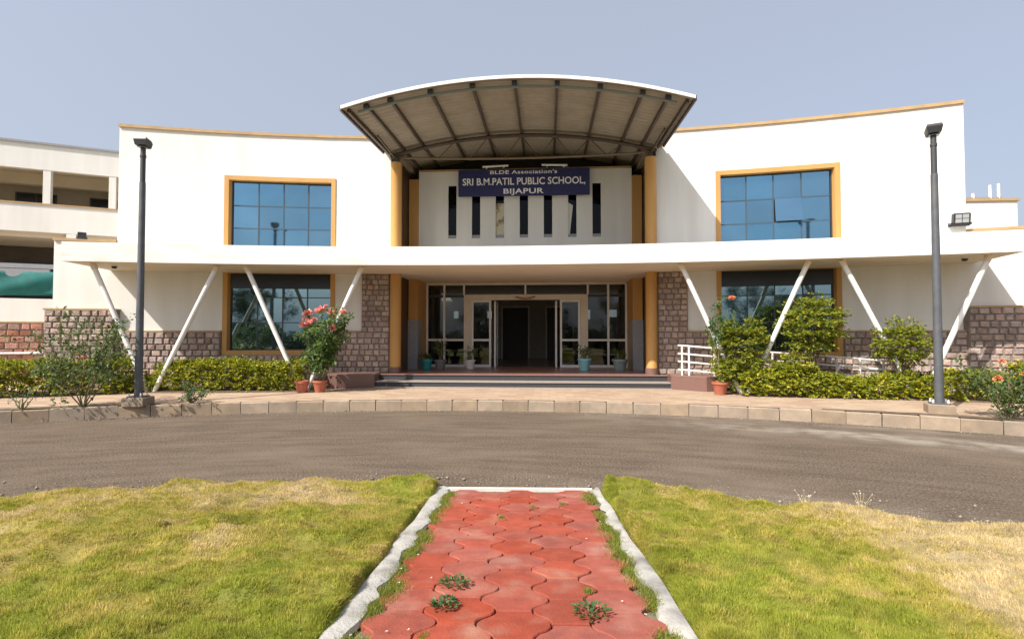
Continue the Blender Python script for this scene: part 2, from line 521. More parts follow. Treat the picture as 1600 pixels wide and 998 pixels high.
finish(o, 'loose gravel scattered along both edges of the asphalt road', 'gravel', kind='stuff')

# pavement
PZ = 0.24
PAVEM = mat('pavement_tiles', (0.40, 0.30, 0.22), (0.33, 0.25, 0.185), 6, 0.9, 0.4, 60, c3=(0.31, 0.22, 0.16), s3=1.1)
nt = PAVEM.node_tree        # interlocking pink and cream tile pattern, far too foreshortened to model
bs = nt.nodes['Principled BSDF']
src = bs.inputs['Base Color'].links[0].from_socket
tc = nd(nt, 'ShaderNodeTexCoord')
bk = nd(nt, 'ShaderNodeTexBrick')
bk.inputs['Color1'].default_value = (0.45, 0.335, 0.225, 1); bk.inputs['Color2'].default_value = (0.30, 0.175, 0.12, 1)
bk.inputs['Mortar'].default_value = (0.25, 0.2, 0.16, 1)
bk.inputs['Scale'].default_value = 1.0; bk.inputs['Brick Width'].default_value = 0.4; bk.inputs['Row Height'].default_value = 0.2
bk.inputs['Mortar Size'].default_value = 0.008; bk.inputs['Bias'].default_value = -0.2
nt.links.new(tc.outputs['Object'], bk.inputs['Vector'])
mx = nd(nt, 'ShaderNodeMix', data_type='RGBA'); mx.inputs['Factor'].default_value = 0.7
nt.links.new(src, mx.inputs['A']); nt.links.new(bk.outputs['Color'], mx.inputs['B'])
nt.links.new(mx.outputs['Result'], bs.inputs['Base Color'])
m = MB()
XS = np.linspace(-19, 19, 115)
for x in XS:
    d = R_OUT+0.13
    y0 = RC[1]+math.sqrt(max(d*d-(x-RC[0])**2, 1.0))
    m.v += [(x, y0, PZ), (x, 19.5, PZ), (x, y0, -0.05)]
for i in range(len(XS)-1):
    a = i*3; m.f.append((a, a+3, a+4, a+1))
pavement = m.build('pavement', PAVEM, kind='structure')

# kerb stones
def kerb_variant(seed):
    r = random.Random(seed)
    mb = MB(); mb.bbox(-0.284, 0.284, 0, 0.13, -0.06, 0.243, 0.014)
    mb.v = [(x+r.uniform(-.004,.004), y+r.uniform(-.006,.006), z+r.uniform(-.005,.005)) for x,y,z in mb.v]
    me = mb.mesh('kerb_stone'); me.materials.append(KERB); return me
KV = [kerb_variant(i) for i in range(6)]
ang = -44.0
i = 0
while ang < 44:
    w = 0.578
    da = math.degrees(w/R_OUT)
    t = ang+da/2
    if True:
        o = link('kerb_stone', KV[i % 6], None, pavement)
        o.location = ringpt(R_OUT+random.uniform(-.006,.006), t, random.uniform(-.012,.004))
        o.rotation_euler = (random.uniform(-.01,.01), random.uniform(-.006,.006), rad(-t+random.uniform(-.4,.4)))
        o.scale = (random.uniform(.985,1.005), 1, 1)
    ang += da; i += 1

# soil beds under the hedges
def bed(name, pts):
    MB().prism(pts, PZ-0.05, PZ+0.035).build(name, SOIL, kind='structure')
bed('planting_bed', [(-9.9,12.75),(-7.5,12.95),(-5.65,13.35),(-5.65,15.0),(-7.5,14.7),(-9.9,14.2)])
bed('planting_bed', [(-14.2,10.8),(-12.2,11.45),(-10.0,12.55),(-10.0,13.7),(-14.2,12.5)])
bed('planting_bed', [(5.5,13.2),(7.5,12.9),(9.5,12.45),(11.2,11.95),(14.2,11.0),(14.2,12.6),(11.5,13.6),(5.5,14.9)])
m = MB()
def arcstrip(mb, r0, r1, d0, d1, z, n=24):
    k0 = len(mb.v)
    for i in range(n+1):
        d = d0+(d1-d0)*i/n
        w = .12*math.sin(math.pi*i/n)+.03*math.sin(i*2.3)
        mb.v += [ringpt(r0, d, z), ringpt(r0+(r1-r0)*(0.5+w*4), d, z)]
    for i in range(n):
        a = k0+2*i; mb.f.append((a, a+2, a+3, a+1))
m = MB(); arcstrip(m, R_OUT+.13, R_OUT+.5, -36, -20.5, PZ+.006); m.build('bare_soil_strip', SOIL, kind='structure')
m = MB(); arcstrip(m, R_OUT+.13, R_OUT+.45, 19.5, 37, PZ+.006); m.build('bare_soil_strip', SOIL, kind='structure')

# ================================================================== LAWN AND PATH
PA = Vector((0.587, 2.6)); PB = Vector((0.45, 5.86))
PD = (PB-PA).normalized(); PN = Vector((PD.y, -PD.x))
def path_uv(x, y):
    dx = x-PA.x; dy = y-PA.y
    return dx*PN.x+dy*PN.y, dx*PD.x+dy*PD.y+2.6          # across, along (along ~ y)
def path_z(v):
    return 0.282-0.080*(v-2.6)
def lawn_base(x, y):
    r = np.sqrt((x-RC[0])**2+(y-RC[1])**2)
    z = 0.02+0.078*np.clip(R_IN-0.1-r, -1, 6.5)
    return z, r
def lawn_z(x, y):
    z, r = lawn_base(x, y)
    b = fbm(x*2.1, y*2.6, 3, 3)
    z = z+0.040+0.15*(b-0.4)+0.07*(vnoise(x*4.2, y*6.0, 9)-.5)+.035*(vnoise(x*10, y*13, 19)-.5)
    z = z+0.10*np.exp(-((x-1.55)**2/.18+(y-5.75)**2/.10))       # tuft hump beside the path's end
    e = np.clip((R_IN+0.02+0.10*(vnoise(x*3,y*3,5)-.5)-r)/0.16, 0, 1); e = e*e*(3-2*e)
    z = -0.03*(1-e)+z*e
    u, v = path_uv(x, y)
    edge = 0.885+0.05*(vnoise(y*2.2, x*0+3.3, 21)-.5)
    k = np.clip((np.abs(u)-edge)/0.06, 0, 1)
    zl = path_z(v)-0.06
    z = zl*(1-k)+z*k
    return z
gx = np.arange(-10, 10.01, 0.07); gy = np.arange(-0.6, 6.35, 0.055)
GX, GY = np.meshgrid(gx, gy)
GZ = lawn_z(GX, GY)
V = np.stack([GX, GY, GZ], -1).reshape(-1, 3)
nx = len(gx); ny = len(gy)
I = (np.arange(ny-1)[:, None]*nx+np.arange(nx-1)[None]).ravel()
F = np.stack([I, I+1, I+1+nx, I+nx], 1)
cx = V[F].mean(1)
keep = np.hypot(cx[:,0]-RC[0], cx[:,1]-RC[1]) < R_IN+0.08
me = npmesh('lawn', V, F[keep])
me.polygons.foreach_set('use_smooth', [True]*len(me.polygons))
LAWNB = mat('lawn_thatch', (0.19, 0.175, 0.03), (0.27, 0.21, 0.07), 3.0, 0.95, 0.6, 60, bdist=0.02)
LAWN_ME = me
# the rest of the lawn circle, behind the viewer
m = MB()
nn = 60
m.v.append((RC[0], RC[1]-1, 0.50))
for r, z in ((5, .50), (8.5, .45), (R_IN-.3, .06), (R_IN, -.02)):
    for k in range(nn+1):
        t = math.pi*(0.0+1.0*k/nn)+math.pi
        m.v.append((RC[0]+r*math.cos(t), RC[1]+7.5+r*math.sin(t)*(21.6/14.15 if False else 1.53), z))
for k in range(nn): m.f.append((0, 1+k, 2+k))
for j in range(3):
    for k in range(nn):
        a = 1+j*(nn+1)+k; m.f.append((a, a+nn+1, a+nn+2, a+1))
# (kept inside the road ring: scaled to the circle)
m.v = [(x, max(y, RC[1]-math.sqrt(max(0, (R_IN-.05)**2-(x-RC[0])**2))), z) for x, y, z in m.v]
m.build('lawn', LAWNB, smooth=True, kind='structure')

def straw_amount(x, y):
    s = 0.40*np.ones_like(x)
    s = s+0.75*(fbm(x*1.3, y*1.6, 31, 3)-.5)+0.5*(vnoise(x*5, y*5.5, 33)-.5)
    # dry zone at the right, dry rim toward the road, tawny band on the left
    s = s+0.85*np.clip((x-(2.6+0.22*(y-2.7)))/0.8, 0, 1)
    r = np.hypot(x-RC[0], y-RC[1])
    s = s+0.42*np.clip((r-(R_IN-0.75))/0.6, 0, 1)*(x > 1.9)
    s = s+0.42*np.exp(-((x+1.35)**2/1.1+(y-5.1)**2/.22))
    s = s+0.16*np.clip((-x-0.6)/1.6, 0, 1)*np.clip((y-2.4)/1.2, 0, 1)
    s = s-0.32*np.clip((3.5-y)/1.0, 0, 1)
    s = s-0.25*np.exp(-((np.abs(x-.5)-1.3)**2)/.25)
    return np.clip(s, 0, 1)

GREEN_ = np.array([0.305, 0.335, 0.045]); OLIVE_ = np.array([0.49, 0.41, 0.10]); STRAW_ = np.array([0.63, 0.51, 0.295])
def turf_colour(t):
    t = t[:, None]
    return np.where(t < .5, GREEN_+(OLIVE_-GREEN_)*t*2, OLIVE_+(STRAW_-OLIVE_)*(t-.5)*2)
def tint_material(name, trans):
    gm = bpy.data.materials.new(name); gm.use_nodes = True
    nt = gm.node_tree; b = nt.nodes['Principled BSDF']; out = nt.nodes['Material Output']
    va = nd(nt, 'ShaderNodeVertexColor'); va.layer_name = 'tint'
    nt.links.new(va.outputs['Color'], b.inputs['Base Color'])
    b.inputs['Roughness'].default_value = 0.65; b.inputs['Specular IOR Level'].default_value = 0.2
    if trans:
        tr = nd(nt, 'ShaderNodeBsdfTranslucent'); nt.links.new(va.outputs['Color'], tr.inputs['Color'])
        mx = nd(nt, 'ShaderNodeMixShader'); mx.inputs[0].default_value = trans
        nt.links.new(b.outputs[0], mx.inputs[1]); nt.links.new(tr.outputs[0], mx.inputs[2])
        nt.links.new(mx.outputs[0], out.inputs['Surface'])
    return gm
Cb = turf_colour(straw_amount(V[:, 0], V[:, 1]))*0.5*(.6+.8*vnoise(V[:, 0]*13, V[:, 1]*15, 51))[:, None]
at = LAWN_ME.color_attributes.new('tint', 'FLOAT_COLOR', 'POINT')
at.data.foreach_set('color', np.concatenate([Cb, np.ones((len(Cb), 1))], 1).astype(np.float32).ravel())
link('lawn', LAWN_ME, tint_material('turf_thatch', 0), kind='structure')

def grass(N, name):
    rng = np.random.default_rng(11)
    # density falls off with distance: sample in polar coords round the viewer's ground point
    cx0 = 0.755
    R = 1.7+(7.6-1.7)*rng.random(N)**1.0
    T = rng.uniform(rad(-62), rad(62), N)
    x = cx0+R*np.sin(T); y = R*np.cos(T)
    ne = N//9                                     # thicker growth along the path edging
    sd = np.where(rng.random(ne) < .5, -1, 1); uu = sd*rng.uniform(.855, 1.0, ne); vv = 1.6+4.4*rng.random(ne)
    x[:ne] = PA.x+PN.x*uu+PD.x*(vv-2.6); y[:ne] = PA.y+PN.y*uu+PD.y*(vv-2.6)
    r = np.hypot(x-RC[0], y-RC[1])
    u, v = path_uv(x, y)
    edge = 0.87+0.05*(vnoise(y*2.2, x*0+3.3, 21)-.5)
    ok = (r < R_IN-.05+0.17*fbm(x*5, y*5, 4, 3)) & (np.abs(u) > edge) & (y > 1.2)
    x, y, r, u = x[ok], y[ok], r[ok], u[ok]
    n = len(x)
    z = lawn_z(x, y)-0.012
    s = straw_amount(x, y)
    s = np.clip(s+rng.normal(0, .13, n), 0, 1)
    L = rng.uniform(.018, .040, n)*(0.72+0.40*vnoise(x*3, y*3, 8)+.55*vnoise(x*13, y*15, 51)**2)
    W = rng.uniform(.0020, .0042, n)*(0.6+0.16*np.hypot(x-cx0, y))
    az = rng.uniform(0, 2*math.pi, n)
    comb = 2*math.pi*vnoise(x*1.4, y*1.4, 14)
    lean = rng.uniform(.1, 1.15, n)
    dx = np.cos(az)*.8+np.cos(comb)*.4; dy = np.sin(az)*.8+np.sin(comb)*.4
    tip = np.stack([dx*np.sin(lean)*L, dy*np.sin(lean)*L, np.cos(lean)*L*1.0], 1)
    wdir = rng.uniform(0, 2*math.pi, n)
    w = np.stack([np.cos(wdir)*W, np.sin(wdir)*W, 0*W], 1)
    P = np.stack([x, y, z], 1)
    V = np.stack([P-w, P+w, P+tip], 1).reshape(-1, 3)
    F = np.arange(3*n).reshape(-1, 3)
    me = npmesh(name, V, F)
    cl = vnoise(x*13, y*15, 51)*.6+vnoise(x*31, y*33, 52)*.4      # tufts of their own shade and length
    C = turf_colour(np.clip(s+.5*(vnoise(x*9, y*10, 53)-.5), 0, 1))*(0.72+0.56*cl)[:, None]
    C = C*(0.78+0.44*rng.random((n, 1)))
    C4 = np.repeat(np.concatenate([C, np.ones((n, 1))], 1), 3, 0).astype(np.float32)
    at = me.color_attributes.new('tint', 'FLOAT_COLOR', 'POINT')
    at.data.foreach_set('color', C4.ravel())
    gm = tint_material('grass_blade', .4)
    o = link(name, me, gm)
    finish(o, 'short yellow-green lawn grass with straw patches either side of the red path', 'grass', kind='stuff')
grass(2100000, 'grass')

# path: bedding, pavers, edging
m = MB()
def pxyz(u, v, dz=0.0):
    p = PA+PN*u+PD*(v-2.6)
    return (p.x, p.y, path_z(v)+dz)
m.add([pxyz(-.93,0.4,-.035), pxyz(.93,0.4,-.035), pxyz(.93,5.93,-.035), pxyz(-.93,5.93,-.035)], [(0,1,2,3)])
path = m.build('path', mat('path_bedding', (0.20,0.17,0.12), (0.13,0.14,0.06), 12, .95, .6, 60), kind='structure')
PITCH = 0.292; ROW = 0.30
def paver_mesh(seed):
    r = random.Random(seed)
    sg = 9; pts = []
    def hw(t): 
        c = math.cos(2*math.pi*(t-.5))
        return PITCH*(.5+.165*math.copysign(abs(c)**.75, c))
    for i in range(sg+1): t = i/sg; pts.append((hw(t), (t-.5)*ROW))
    for i in range(sg+1): t = 1-i/sg; pts.append((-hw(t), (t-.5)*ROW))
    n = len(pts); vs = []
    for k, z in ((0.0075, 0.0), (0.003, -0.007), (0.0025, -0.045)):
        for x, y in pts:
            vs.append((x-math.copysign(k, x), y-math.copysign(k, y)*min(1, abs(y)/(ROW*.5)), z+(r.uniform(-.0012,.0012) if z == 0 else 0)))
    fs = [tuple(range(n))]
    for q in range(2):
        for i in range(n):
            j = (i+1) % n; fs.append((q*n+j, q*n+i, q*n+n+i, q*n+n+j))
    me = bpy.data.meshes.new('paver'); me.from_pydata(vs, [], fs); me.update(); me.materials.append(PAVER)
    return me
PVM = [paver_mesh(q) for q in range(5)]
slope = math.atan(-0.08); prz = math.atan2(PD.y, PD.x)-math.pi/2
for j in range(18):
    for i in range(5):
        v = 0.60+j*ROW+(ROW/2 if i % 2 else 0); u = (i-2)*PITCH
        if v > 5.75: continue
        o = link('paver', random.choice(PVM), None, path)
        o.location = pxyz(u+random.uniform(-.003,.003), v+random.uniform(-.003,.003), random.uniform(-.004,.004))
        o.rotation_euler = (slope+random.uniform(-.014,.014), random.uniform(-.012,.012), prz+random.uniform(-.012,.012))
def edging(side):
    mb = MB(); N = 150
    rnd = random.Random(5+side)
    for i in range(N+1):
        v = 0.5+(5.92-0.5)*i/N
        ph = (v-0.62)/PITCH
        inner = 0.745+0.022*math.sin(ph*math.pi)+(0.06 if side < 0 else 0.085)*float(vnoise(np.array([v*9.]), np.array([side*3.+9]), 2)[0])
        outer = 0.895+0.035*(float(vnoise(np.array([v*2.2]), np.array([side*3.+3]), 2)[0])-.5)+(0.03 if side < 0 else 0.0)
        zz = 0.010*float(vnoise(np.array([v*5.]), np.array([1.+side]), 7)[0])
        row = [(inner, -.02), (inner+.012, .004+zz*.3), ((inner+outer)/2, .014+zz), (outer-.015, .012+zz*.6), (outer, -.07)]
        for u, z in row: mb.v.append(pxyz(side*u, v, z))
    for i in range(N):
        for k in range(4):
            a = i*5+k
            mb.f.append((a, a+1, a+6, a+5) if side > 0 else (a+5, a+6, a+1, a))
    mb.build('edging', EDGING, path, smooth=True)
edging(-1); edging(1)
mb = MB(); 
mb.add([pxyz(-.80,5.845,-.05), pxyz(.80,5.845,-.05), pxyz(.80,5.925,-.05), pxyz(-.80,5.925,-.05),
        pxyz(-.80,5.845,.012), pxyz(.80,5.845,.012), pxyz(.80,5.925,.012), pxyz(-.80,5.925,.012)],
       [(0,3,2,1),(4,5,6,7),(0,1,5,4),(1,2,6,5),(2,3,7,6),(3,0,4,7)])
mb.build('end_kerb', mat('end_kerb', (0.62,0.58,0.52), (0.52,0.48,0.43), 8, .85, .3), path)

# grass tufts creeping between the edging and the pavers
rng = np.random.default_rng(5)
cs = []; 
for v in np.arange(1.0, 5.8, PITCH/2):
    for side in (-1, 1):
        if rng.random() < (.95 if v < 4.6 else .6):
            cs.append((side*(0.735+rng.uniform(-.02,.05)), v+rng.uniform(-.06,.06), rng.uniform(.035,.10)))
for _ in range(9):
    cs.append((((rng.integers(0,4)-1.5)*PITCH)+rng.uniform(-.02,.02), rng.uniform(1.5,5.5), .022))
P = []; H = []
for u, v, s in cs:
    k = int(180+s*4200)
    du = rng.normal(0, s*.55, k); dv = rng.normal(0, s*1.0, k)
    for a, b in zip(du, dv):
        P.append(pxyz(u+a, v+b, -.005)); H.append(.018+s*.35*rng.random())
P = np.array(P); H = np.array(H); n = len(P)
az = rng.uniform(0, 2*math.pi, n); ln = rng.uniform(.2, 1.2, n)
tip = np.stack([np.cos(az)*np.sin(ln)*H, np.sin(az)*np.sin(ln)*H, np.cos(ln)*H], 1)
wd = rng.uniform(0, 2*math.pi, n); w = np.stack([np.cos(wd), np.sin(wd), 0*wd], 1)*.0024
V = np.stack([P-w, P+w, P+tip], 1).reshape(-1, 3)
LF_TUFT = leafmat('tuft_blade', (0.11, 0.17, 0.018), (0.26, 0.27, 0.04), (0.4, 0.32, .1))
o = link('grass_tufts', npmesh('grass_tufts', V, np.arange(3*n).reshape(-1, 3)), LF_TUFT)
finish(o, 'green grass tufts creeping along the edges of the red path', 'grass', kind='stuff')

def weed(x_u, v, s, label, seed):
    rng = np.random.default_rng(seed)
    e = empty('weed', pxyz(x_u, v, 0.0), label=label, cat='weed', group='leafy weeds on the red path')
    k = 90
    az = rng.uniform(0, 2*math.pi, k); rr = s*rng.random(k)**.7
    P = np.stack([np.cos(az)*rr, np.sin(az)*rr*.8, .01+.05*rng.random(k)*(1-rr/s*.6)], 1)
    A = np.stack([np.cos(az), np.sin(az), rng.uniform(.1,.9,k)], 1)
    N = np.stack([rng.normal(0,.35,k), rng.normal(0,.35,k), np.ones(k)], 1)
    link('leaves', leaf_mesh('leaves', P, A, N, rng.uniform(.02,.036,k), .6), LF_WEED, e)
    k = 7
    az = rng.uniform(0, 2*math.pi, k)
    mb = MB()
    for a in az: mb.tube([(0,0,-.004),(math.cos(a)*s*.5, math.sin(a)*s*.5, .03)], .002, 5)
    mb.build('stems', STEMG, e)
weed(-.36, 3.17, .085, 'leafy green weed farthest up the red path, left of its middle', 1)
weed(-.38, 2.87, .072, 'small leafy weed near the left edging of the red path', 2)
weed(.40, 2.80, .10, 'largest leafy weed, on the right half of the red path', 3)
# fallen white petals
for i in range(14):
    side = random.choice((-1, 1))
    u = side*random.uniform(.5, .8); v = random.uniform(2.2, 5.2)
    p = pxyz(u, v, .012)
    mb = MB(); 
    for k in range(4):
        a = k*math.pi/2+random.random()
        mb.add([(0,0,.003),(.006*math.cos(a-.5),.006*math.sin(a-.5),.006),(.009*math.cos(a),.009*math.sin(a),.004),(.006*math.cos(a+.5),.006*math.sin(a+.5),.007)],[(0,1,2,3)])
    o = mb.build('fallen_flower', WPETAL); o.location = p
    finish(o, 'tiny white flower fallen at the edge of the red path', 'flower', 'fallen white flowers along the path')

# ================================================================== SCHOOL BUILDING
school = empty('school_building', (0, 16, PZ), label='white two-storey school building with curved facade and arched entrance roof', cat='building')
def sp(mb, name, m, parent=None, smooth=False, **kw):
    """part of the school: keeps world coordinates"""
    o = mb.build(name, m, smooth=smooth, **kw)
    o.parent = parent or school
    o.matrix_parent_inverse = Matrix.Translation((0, -16, -PZ)) if parent is None else Matrix.Identity(4)
    return o
Yw = lambda x: 15.7-x*x/77.8
Yf = lambda x: 13.5-x*x/87.0
TOP = 7.64
def curved_wall(fy, x0, x1, z0, z1, openings, thick=0.25, step=0.45):
    xs = {x0, x1}; zs = {z0, z1}
    for a, b, c, d in openings: xs |= {a, b}; zs |= {c, d}
    xs = sorted(xs); full = []
    for a, b in zip(xs, xs[1:]):
        k = max(1, int((b-a)/step)); full += [a+(b-a)*i/k for i in range(k)]
    full.append(xs[-1]); xs = full; zs = sorted(zs)
    def solid(i, j):
        if i < 0 or j < 0 or i >= len(xs)-1 or j >= len(zs)-1: return False
        cx = (xs[i]+xs[i+1])/2; cz = (zs[j]+zs[j+1])/2
        return not any(a < cx < b and c < cz < d for a, b, c, d in openings)
    mb = MB(); idx = {}
    def vid(i, j, s):
        if (i, j, s) not in idx:
            idx[(i, j, s)] = len(mb.v)
            mb.v.append((xs[i], fy(xs[i])+s*thick, zs[j]))
        return idx[(i, j, s)]
    for i in range(len(xs)-1):
        for j in range(len(zs)-1):
            if not solid(i, j): continue
            mb.f.append((vid(i,j,0), vid(i+1,j,0), vid(i+1,j+1,0), vid(i,j+1,0)))
            mb.f.append((vid(i,j,1), vid(i,j+1,1), vid(i+1,j+1,1), vid(i+1,j,1)))
            if not solid(i-1,j): mb.f.append((vid(i,j,0), vid(i,j+1,0), vid(i,j+1,1), vid(i,j,1)))
            if not solid(i+1,j): mb.f.append((vid(i+1,j,0), vid(i+1,j,1), vid(i+1,j+1,1), vid(i+1,j+1,0)))
            if not solid(i,j-1): mb.f.append((vid(i,j,0), vid(i,j,1), vid(i+1,j,1), vid(i+1,j,0)))
            if not solid(i,j+1): mb.f.append((vid(i,j+1,0), vid(i+1,j+1,0), vid(i+1,j+1,1), vid(i,j+1,1)))
    return mb

WX0, WX1 = 5.58, 8.70
UZ0, UZ1 = 4.12, 6.41
LZ0, LZ1 = 1.14, 3.66
def mirror(s, a, b):
    return (a, b) if s > 0 else (-b, -a)
stone_jobs = []
for s in (-1, 1):
    ops = []
    a, b = mirror(s, WX0, WX1)
    ops = [(a, b, LZ0, LZ1), (a, b, UZ0, UZ1)]
    a, b = mirror(s, 3.95, 11.4)
    w = curved_wall(Yw, a, b, PZ-.1, TOP, ops)
    sp(w, 'wall', WHITE)
    sp(MB().cbox(Yw, a, b+0.0, -.05, .30, TOP+.001, TOP+.085), 'coping', COPING)
    # end wall of the wing and its roof slab
    x0, x1 = mirror(s, 11.15, 11.398)
    sp(MB().box(x0, x1, Yw(11.4)+.252, 22, PZ, TOP-.01), 'side_wall', WHITE)
    a2, b2 = mirror(s, 3.7, 11.15)
    sp(MB().cbox(Yw, a2, b2, .26, 0, 7.15, 7.28, fyb=lambda x: 22.0), 'roof_slab', KERB)
    sp(MB().box(a2, b2, 21.8, 22, PZ, 7.6), 'rear_wall', WHITE)
    # single-storey side block
    a3, b3 = mirror(s, 11.401, 12.85)
    sp(curved_wall(Yw, a3, b3, PZ-.1, 4.33, []), 'wall', WHITE)
    sp(MB().cbox(Yw, a3, b3, -.05, .30, 4.331, 4.405), 'coping', COPING)
    x0, x1 = mirror(s, 12.62, 12.846)
    sp(MB().box(x0, x1, Yw(12.85)+.255, 18, PZ, 4.32), 'side_wall', WHITE)
    sp(MB().cbox(Yw, a3, b3-.01, .27, 0, 4.0, 4.1, fyb=lambda x: 18.0), 'roof_slab', KERB)

    # windows
    for z0, z1, upper in ((UZ0, UZ1, True), (LZ0, LZ1, False)):
        a, b = mirror(s, WX0, WX1)
        fw = 0.125
        mb = MB()
        mb.cbox(Yw, a, a+fw, -.03, .20, z0, z1)
        mb.cbox(Yw, b-fw, b, -.03, .20, z0, z1)
        mb.cbox(Yw, a+fw, b-fw, -.028, .198, z1-fw, z1)
        mb.cbox(Yw, a+fw, b-fw, -.028, .198, z0, z0+fw)
        win = sp(mb, 'window', OCHRE)
        ia, ib, iz0, iz1 = a+fw, b-fw, z0+fw, z1-fw
        mu = MB(); d0, d1 = .13, .19
        t = .03
        mu.cbox(Yw, ia, ia+t, d0, d1, iz0, iz1); mu.cbox(Yw, ib-t, ib, d0, d1, iz0, iz1)
        mu.cbox(Yw, ia+t, ib-t, d0, d1, iz1-t, iz1); mu.cbox(Yw, ia+t, ib-t, d0, d1, iz0, iz0+t)
        o = sp(mu, 'inner_frame', DARKFRAME, win)
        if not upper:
            sp(MB().cbox(Yw, ia+t, ib-t, .10, .128, 3.10, iz1-t), 'soffit_reflection_strip', mat('soffit_reflection_dark', (.016,.022,.032), None, rough=.25), win)  # dark strip standing in for the soffit's reflection and the top frame
        ncol = 4
        zb = [iz0+t, iz0+.03+(iz1-iz0)*.30, iz0+.0+(iz1-iz0)*.645, iz1-t] if upper else [iz0+t, iz0+(iz1-iz0)*.36, iz0+(iz1-iz0)*.69, iz1-t]
        xb = [ia+t+(ib-ia-2*t)*k/ncol for k in range(ncol+1)]
        for k in range(1, ncol):
            sp(MB().cbox(Yw, xb[k]-.016, xb[k]+.016, .145, .18, iz0+t, iz1-t), 'mullion', BLUEFRAME, win)
        for k in range(1, 3):
            sp(MB().cbox(Yw, ia+t, ib-t, .148, .178, zb[k]-.014, zb[k]+.014), 'transom', BLUEFRAME, win)
        for i in range(ncol):
            for j in range(3):
                x0, x1, p0, p1 = xb[i], xb[i+1], zb[j], zb[j+1]
                xm, zm = (x0+x1)/2, (p0+p1)/2
                hw, hh = (x1-x0)/2-.006, (p1-p0)/2-.006
                pb = MB().box(-hw, hw, -.004, .004, -hh, hh)
                o = pb.build('pane', BLUEGLASS if upper else LOWGLASS, win)
                slope_ = math.atan(-2*xm/77.8)
                o.location = (xm, Yw(xm)+.165, zm)
                o.rotation_euler = (random.gauss(0, .007), 0, slope_+random.gauss(0, .007))
                if upper and s > 0 and i == 2 and j == 1:      # top-hung pane pushed open
                    o.rotation_euler = (rad(-9), 0, slope_)
                    o.location.y -= .10
                    o['label'] = 'pane pushed open at its lower edge'
    # stone cladding jobs: (panel x0,x1,z0,z1, proud, priority)
    def job(x0, x1, z0, z1, proud, vis):
        a, b = mirror(s, x0, x1); stone_jobs.append((a, b, z0, z1, proud, vis, s))
    job(3.96, 4.78, 1.80, 3.535, .05, 3)
    job(3.96, WX0-.02, PZ, 1.80, .05, 2)
    job(WX0-.02, WX1+.02, PZ, LZ0-.02, .05, 1)
    job(WX1+.02, 11.36, PZ, 1.80, .06, 2)
    job(11.30, 12.90, PZ, 2.40, .16, 3)
    # flat coping ledges over the stone
    for x0, x1, z, pr in ((4.78, WX0-.02, 1.80, .075), (WX1+.02, 11.36, 1.80, .085)):
        a, b = mirror(s, x0, x1)
        sp(MB().cbox(Yw, a, b, -pr, -.001, z, z+.045), 'plinth_ledge', COPING)
    a, b = mirror(s, 11.28, 12.92)
    sp(MB().cbox(Yw, a, b, -.19, -.001, 2.40, 2.45), 'plinth_ledge', COPING)

# stones
def stone_variant(seed):
    r = random.Random(seed)
    hw = .5; k = .40
    j = lambda q: r.uniform(-q, q)
    back = [(-hw,.06,-hw),(hw,.06,-hw),(hw,.06,hw),(-hw,.06,hw)]
    rim = [(-hw+.02+j(.03),0,-hw+.03+j(.04)),(hw-.02+j(.03),0,-hw+.03+j(.04)),(hw-.02+j(.03),0,hw-.03+j(.04)),(-hw+.02+j(.03),0,hw-.03+j(.04))]
    fr = [(-k+j(.06),-.020+j(.012),-k+j(.06)),(k+j(.06),-.020+j(.012),-k+j(.06)),(k+j(.06),-.020+j(.012),k+j(.06)),(-k+j(.06),-.020+j(.012),k+j(.06))]
    vs = back+rim+fr
    fs = [(8,9,10,11)]
    for q in (0, 4):
        for i in range(4):
            l = (i+1) % 4
            fs.append((q+i, q+l, q+4+l, q+4+i))
    return vs, fs
SV = [stone_variant(i) for i in range(10)]
SVM = []
for vs, fs in SV:
    me = bpy.data.meshes.new('stone'); me.from_pydata(vs, [], fs); me.update(); me.materials.append(STONE); SVM.append(me)
allst = []
for (a, b, z0, z1, pr, vis, s) in stone_jobs:
    pl = sp(MB().cbox(Yw, a, b, -pr, -.002, z0, z1), 'stone_plinth', MORTAR)
    nc = max(1, round((z1-z0)/.165)); ch = (z1-z0)/nc
    for c in range(nc):
        x = a
        first = True
        while x < b-.01:
            w = random.uniform(.15, .26)
            if first and c % 2: w *= .6
            first = False
            if b-x-w < .11: w = b-x
            zm = z0+ch*(c+.5)
            # sort key: how large and free it shows
            key = vis+(2 if zm > 1.0 else 0)+random.random()*.01-(1.5 if s < 0 and a < -11 and False else 0)
            allst.append((key, x+w/2, zm, w-.022, ch-.02, pr, pl))
            x += w
allst.sort(key=lambda t: -t[0])
rest = MB()
for q, (key, xm, zm, w, h, pr, pl) in enumerate(allst):
    vi = random.randrange(10); sl_ = math.atan(-2*xm/77.8)
    Mx = Matrix.Translation((xm, Yw(xm)-pr-.018, zm)) @ Matrix.Rotation(sl_, 4, 'Z') @ Matrix.Diagonal((w, 1, h, 1))
    if q < 298:
        o = link('stone', SVM[vi], None, pl)
        o.matrix_local = Mx
    else:
        vs, fs = SV[vi]
        rest.add([Mx @ Vector(v) for v in vs], fs)
sp(rest, 'stone_facing', STONE, kind='stuff')

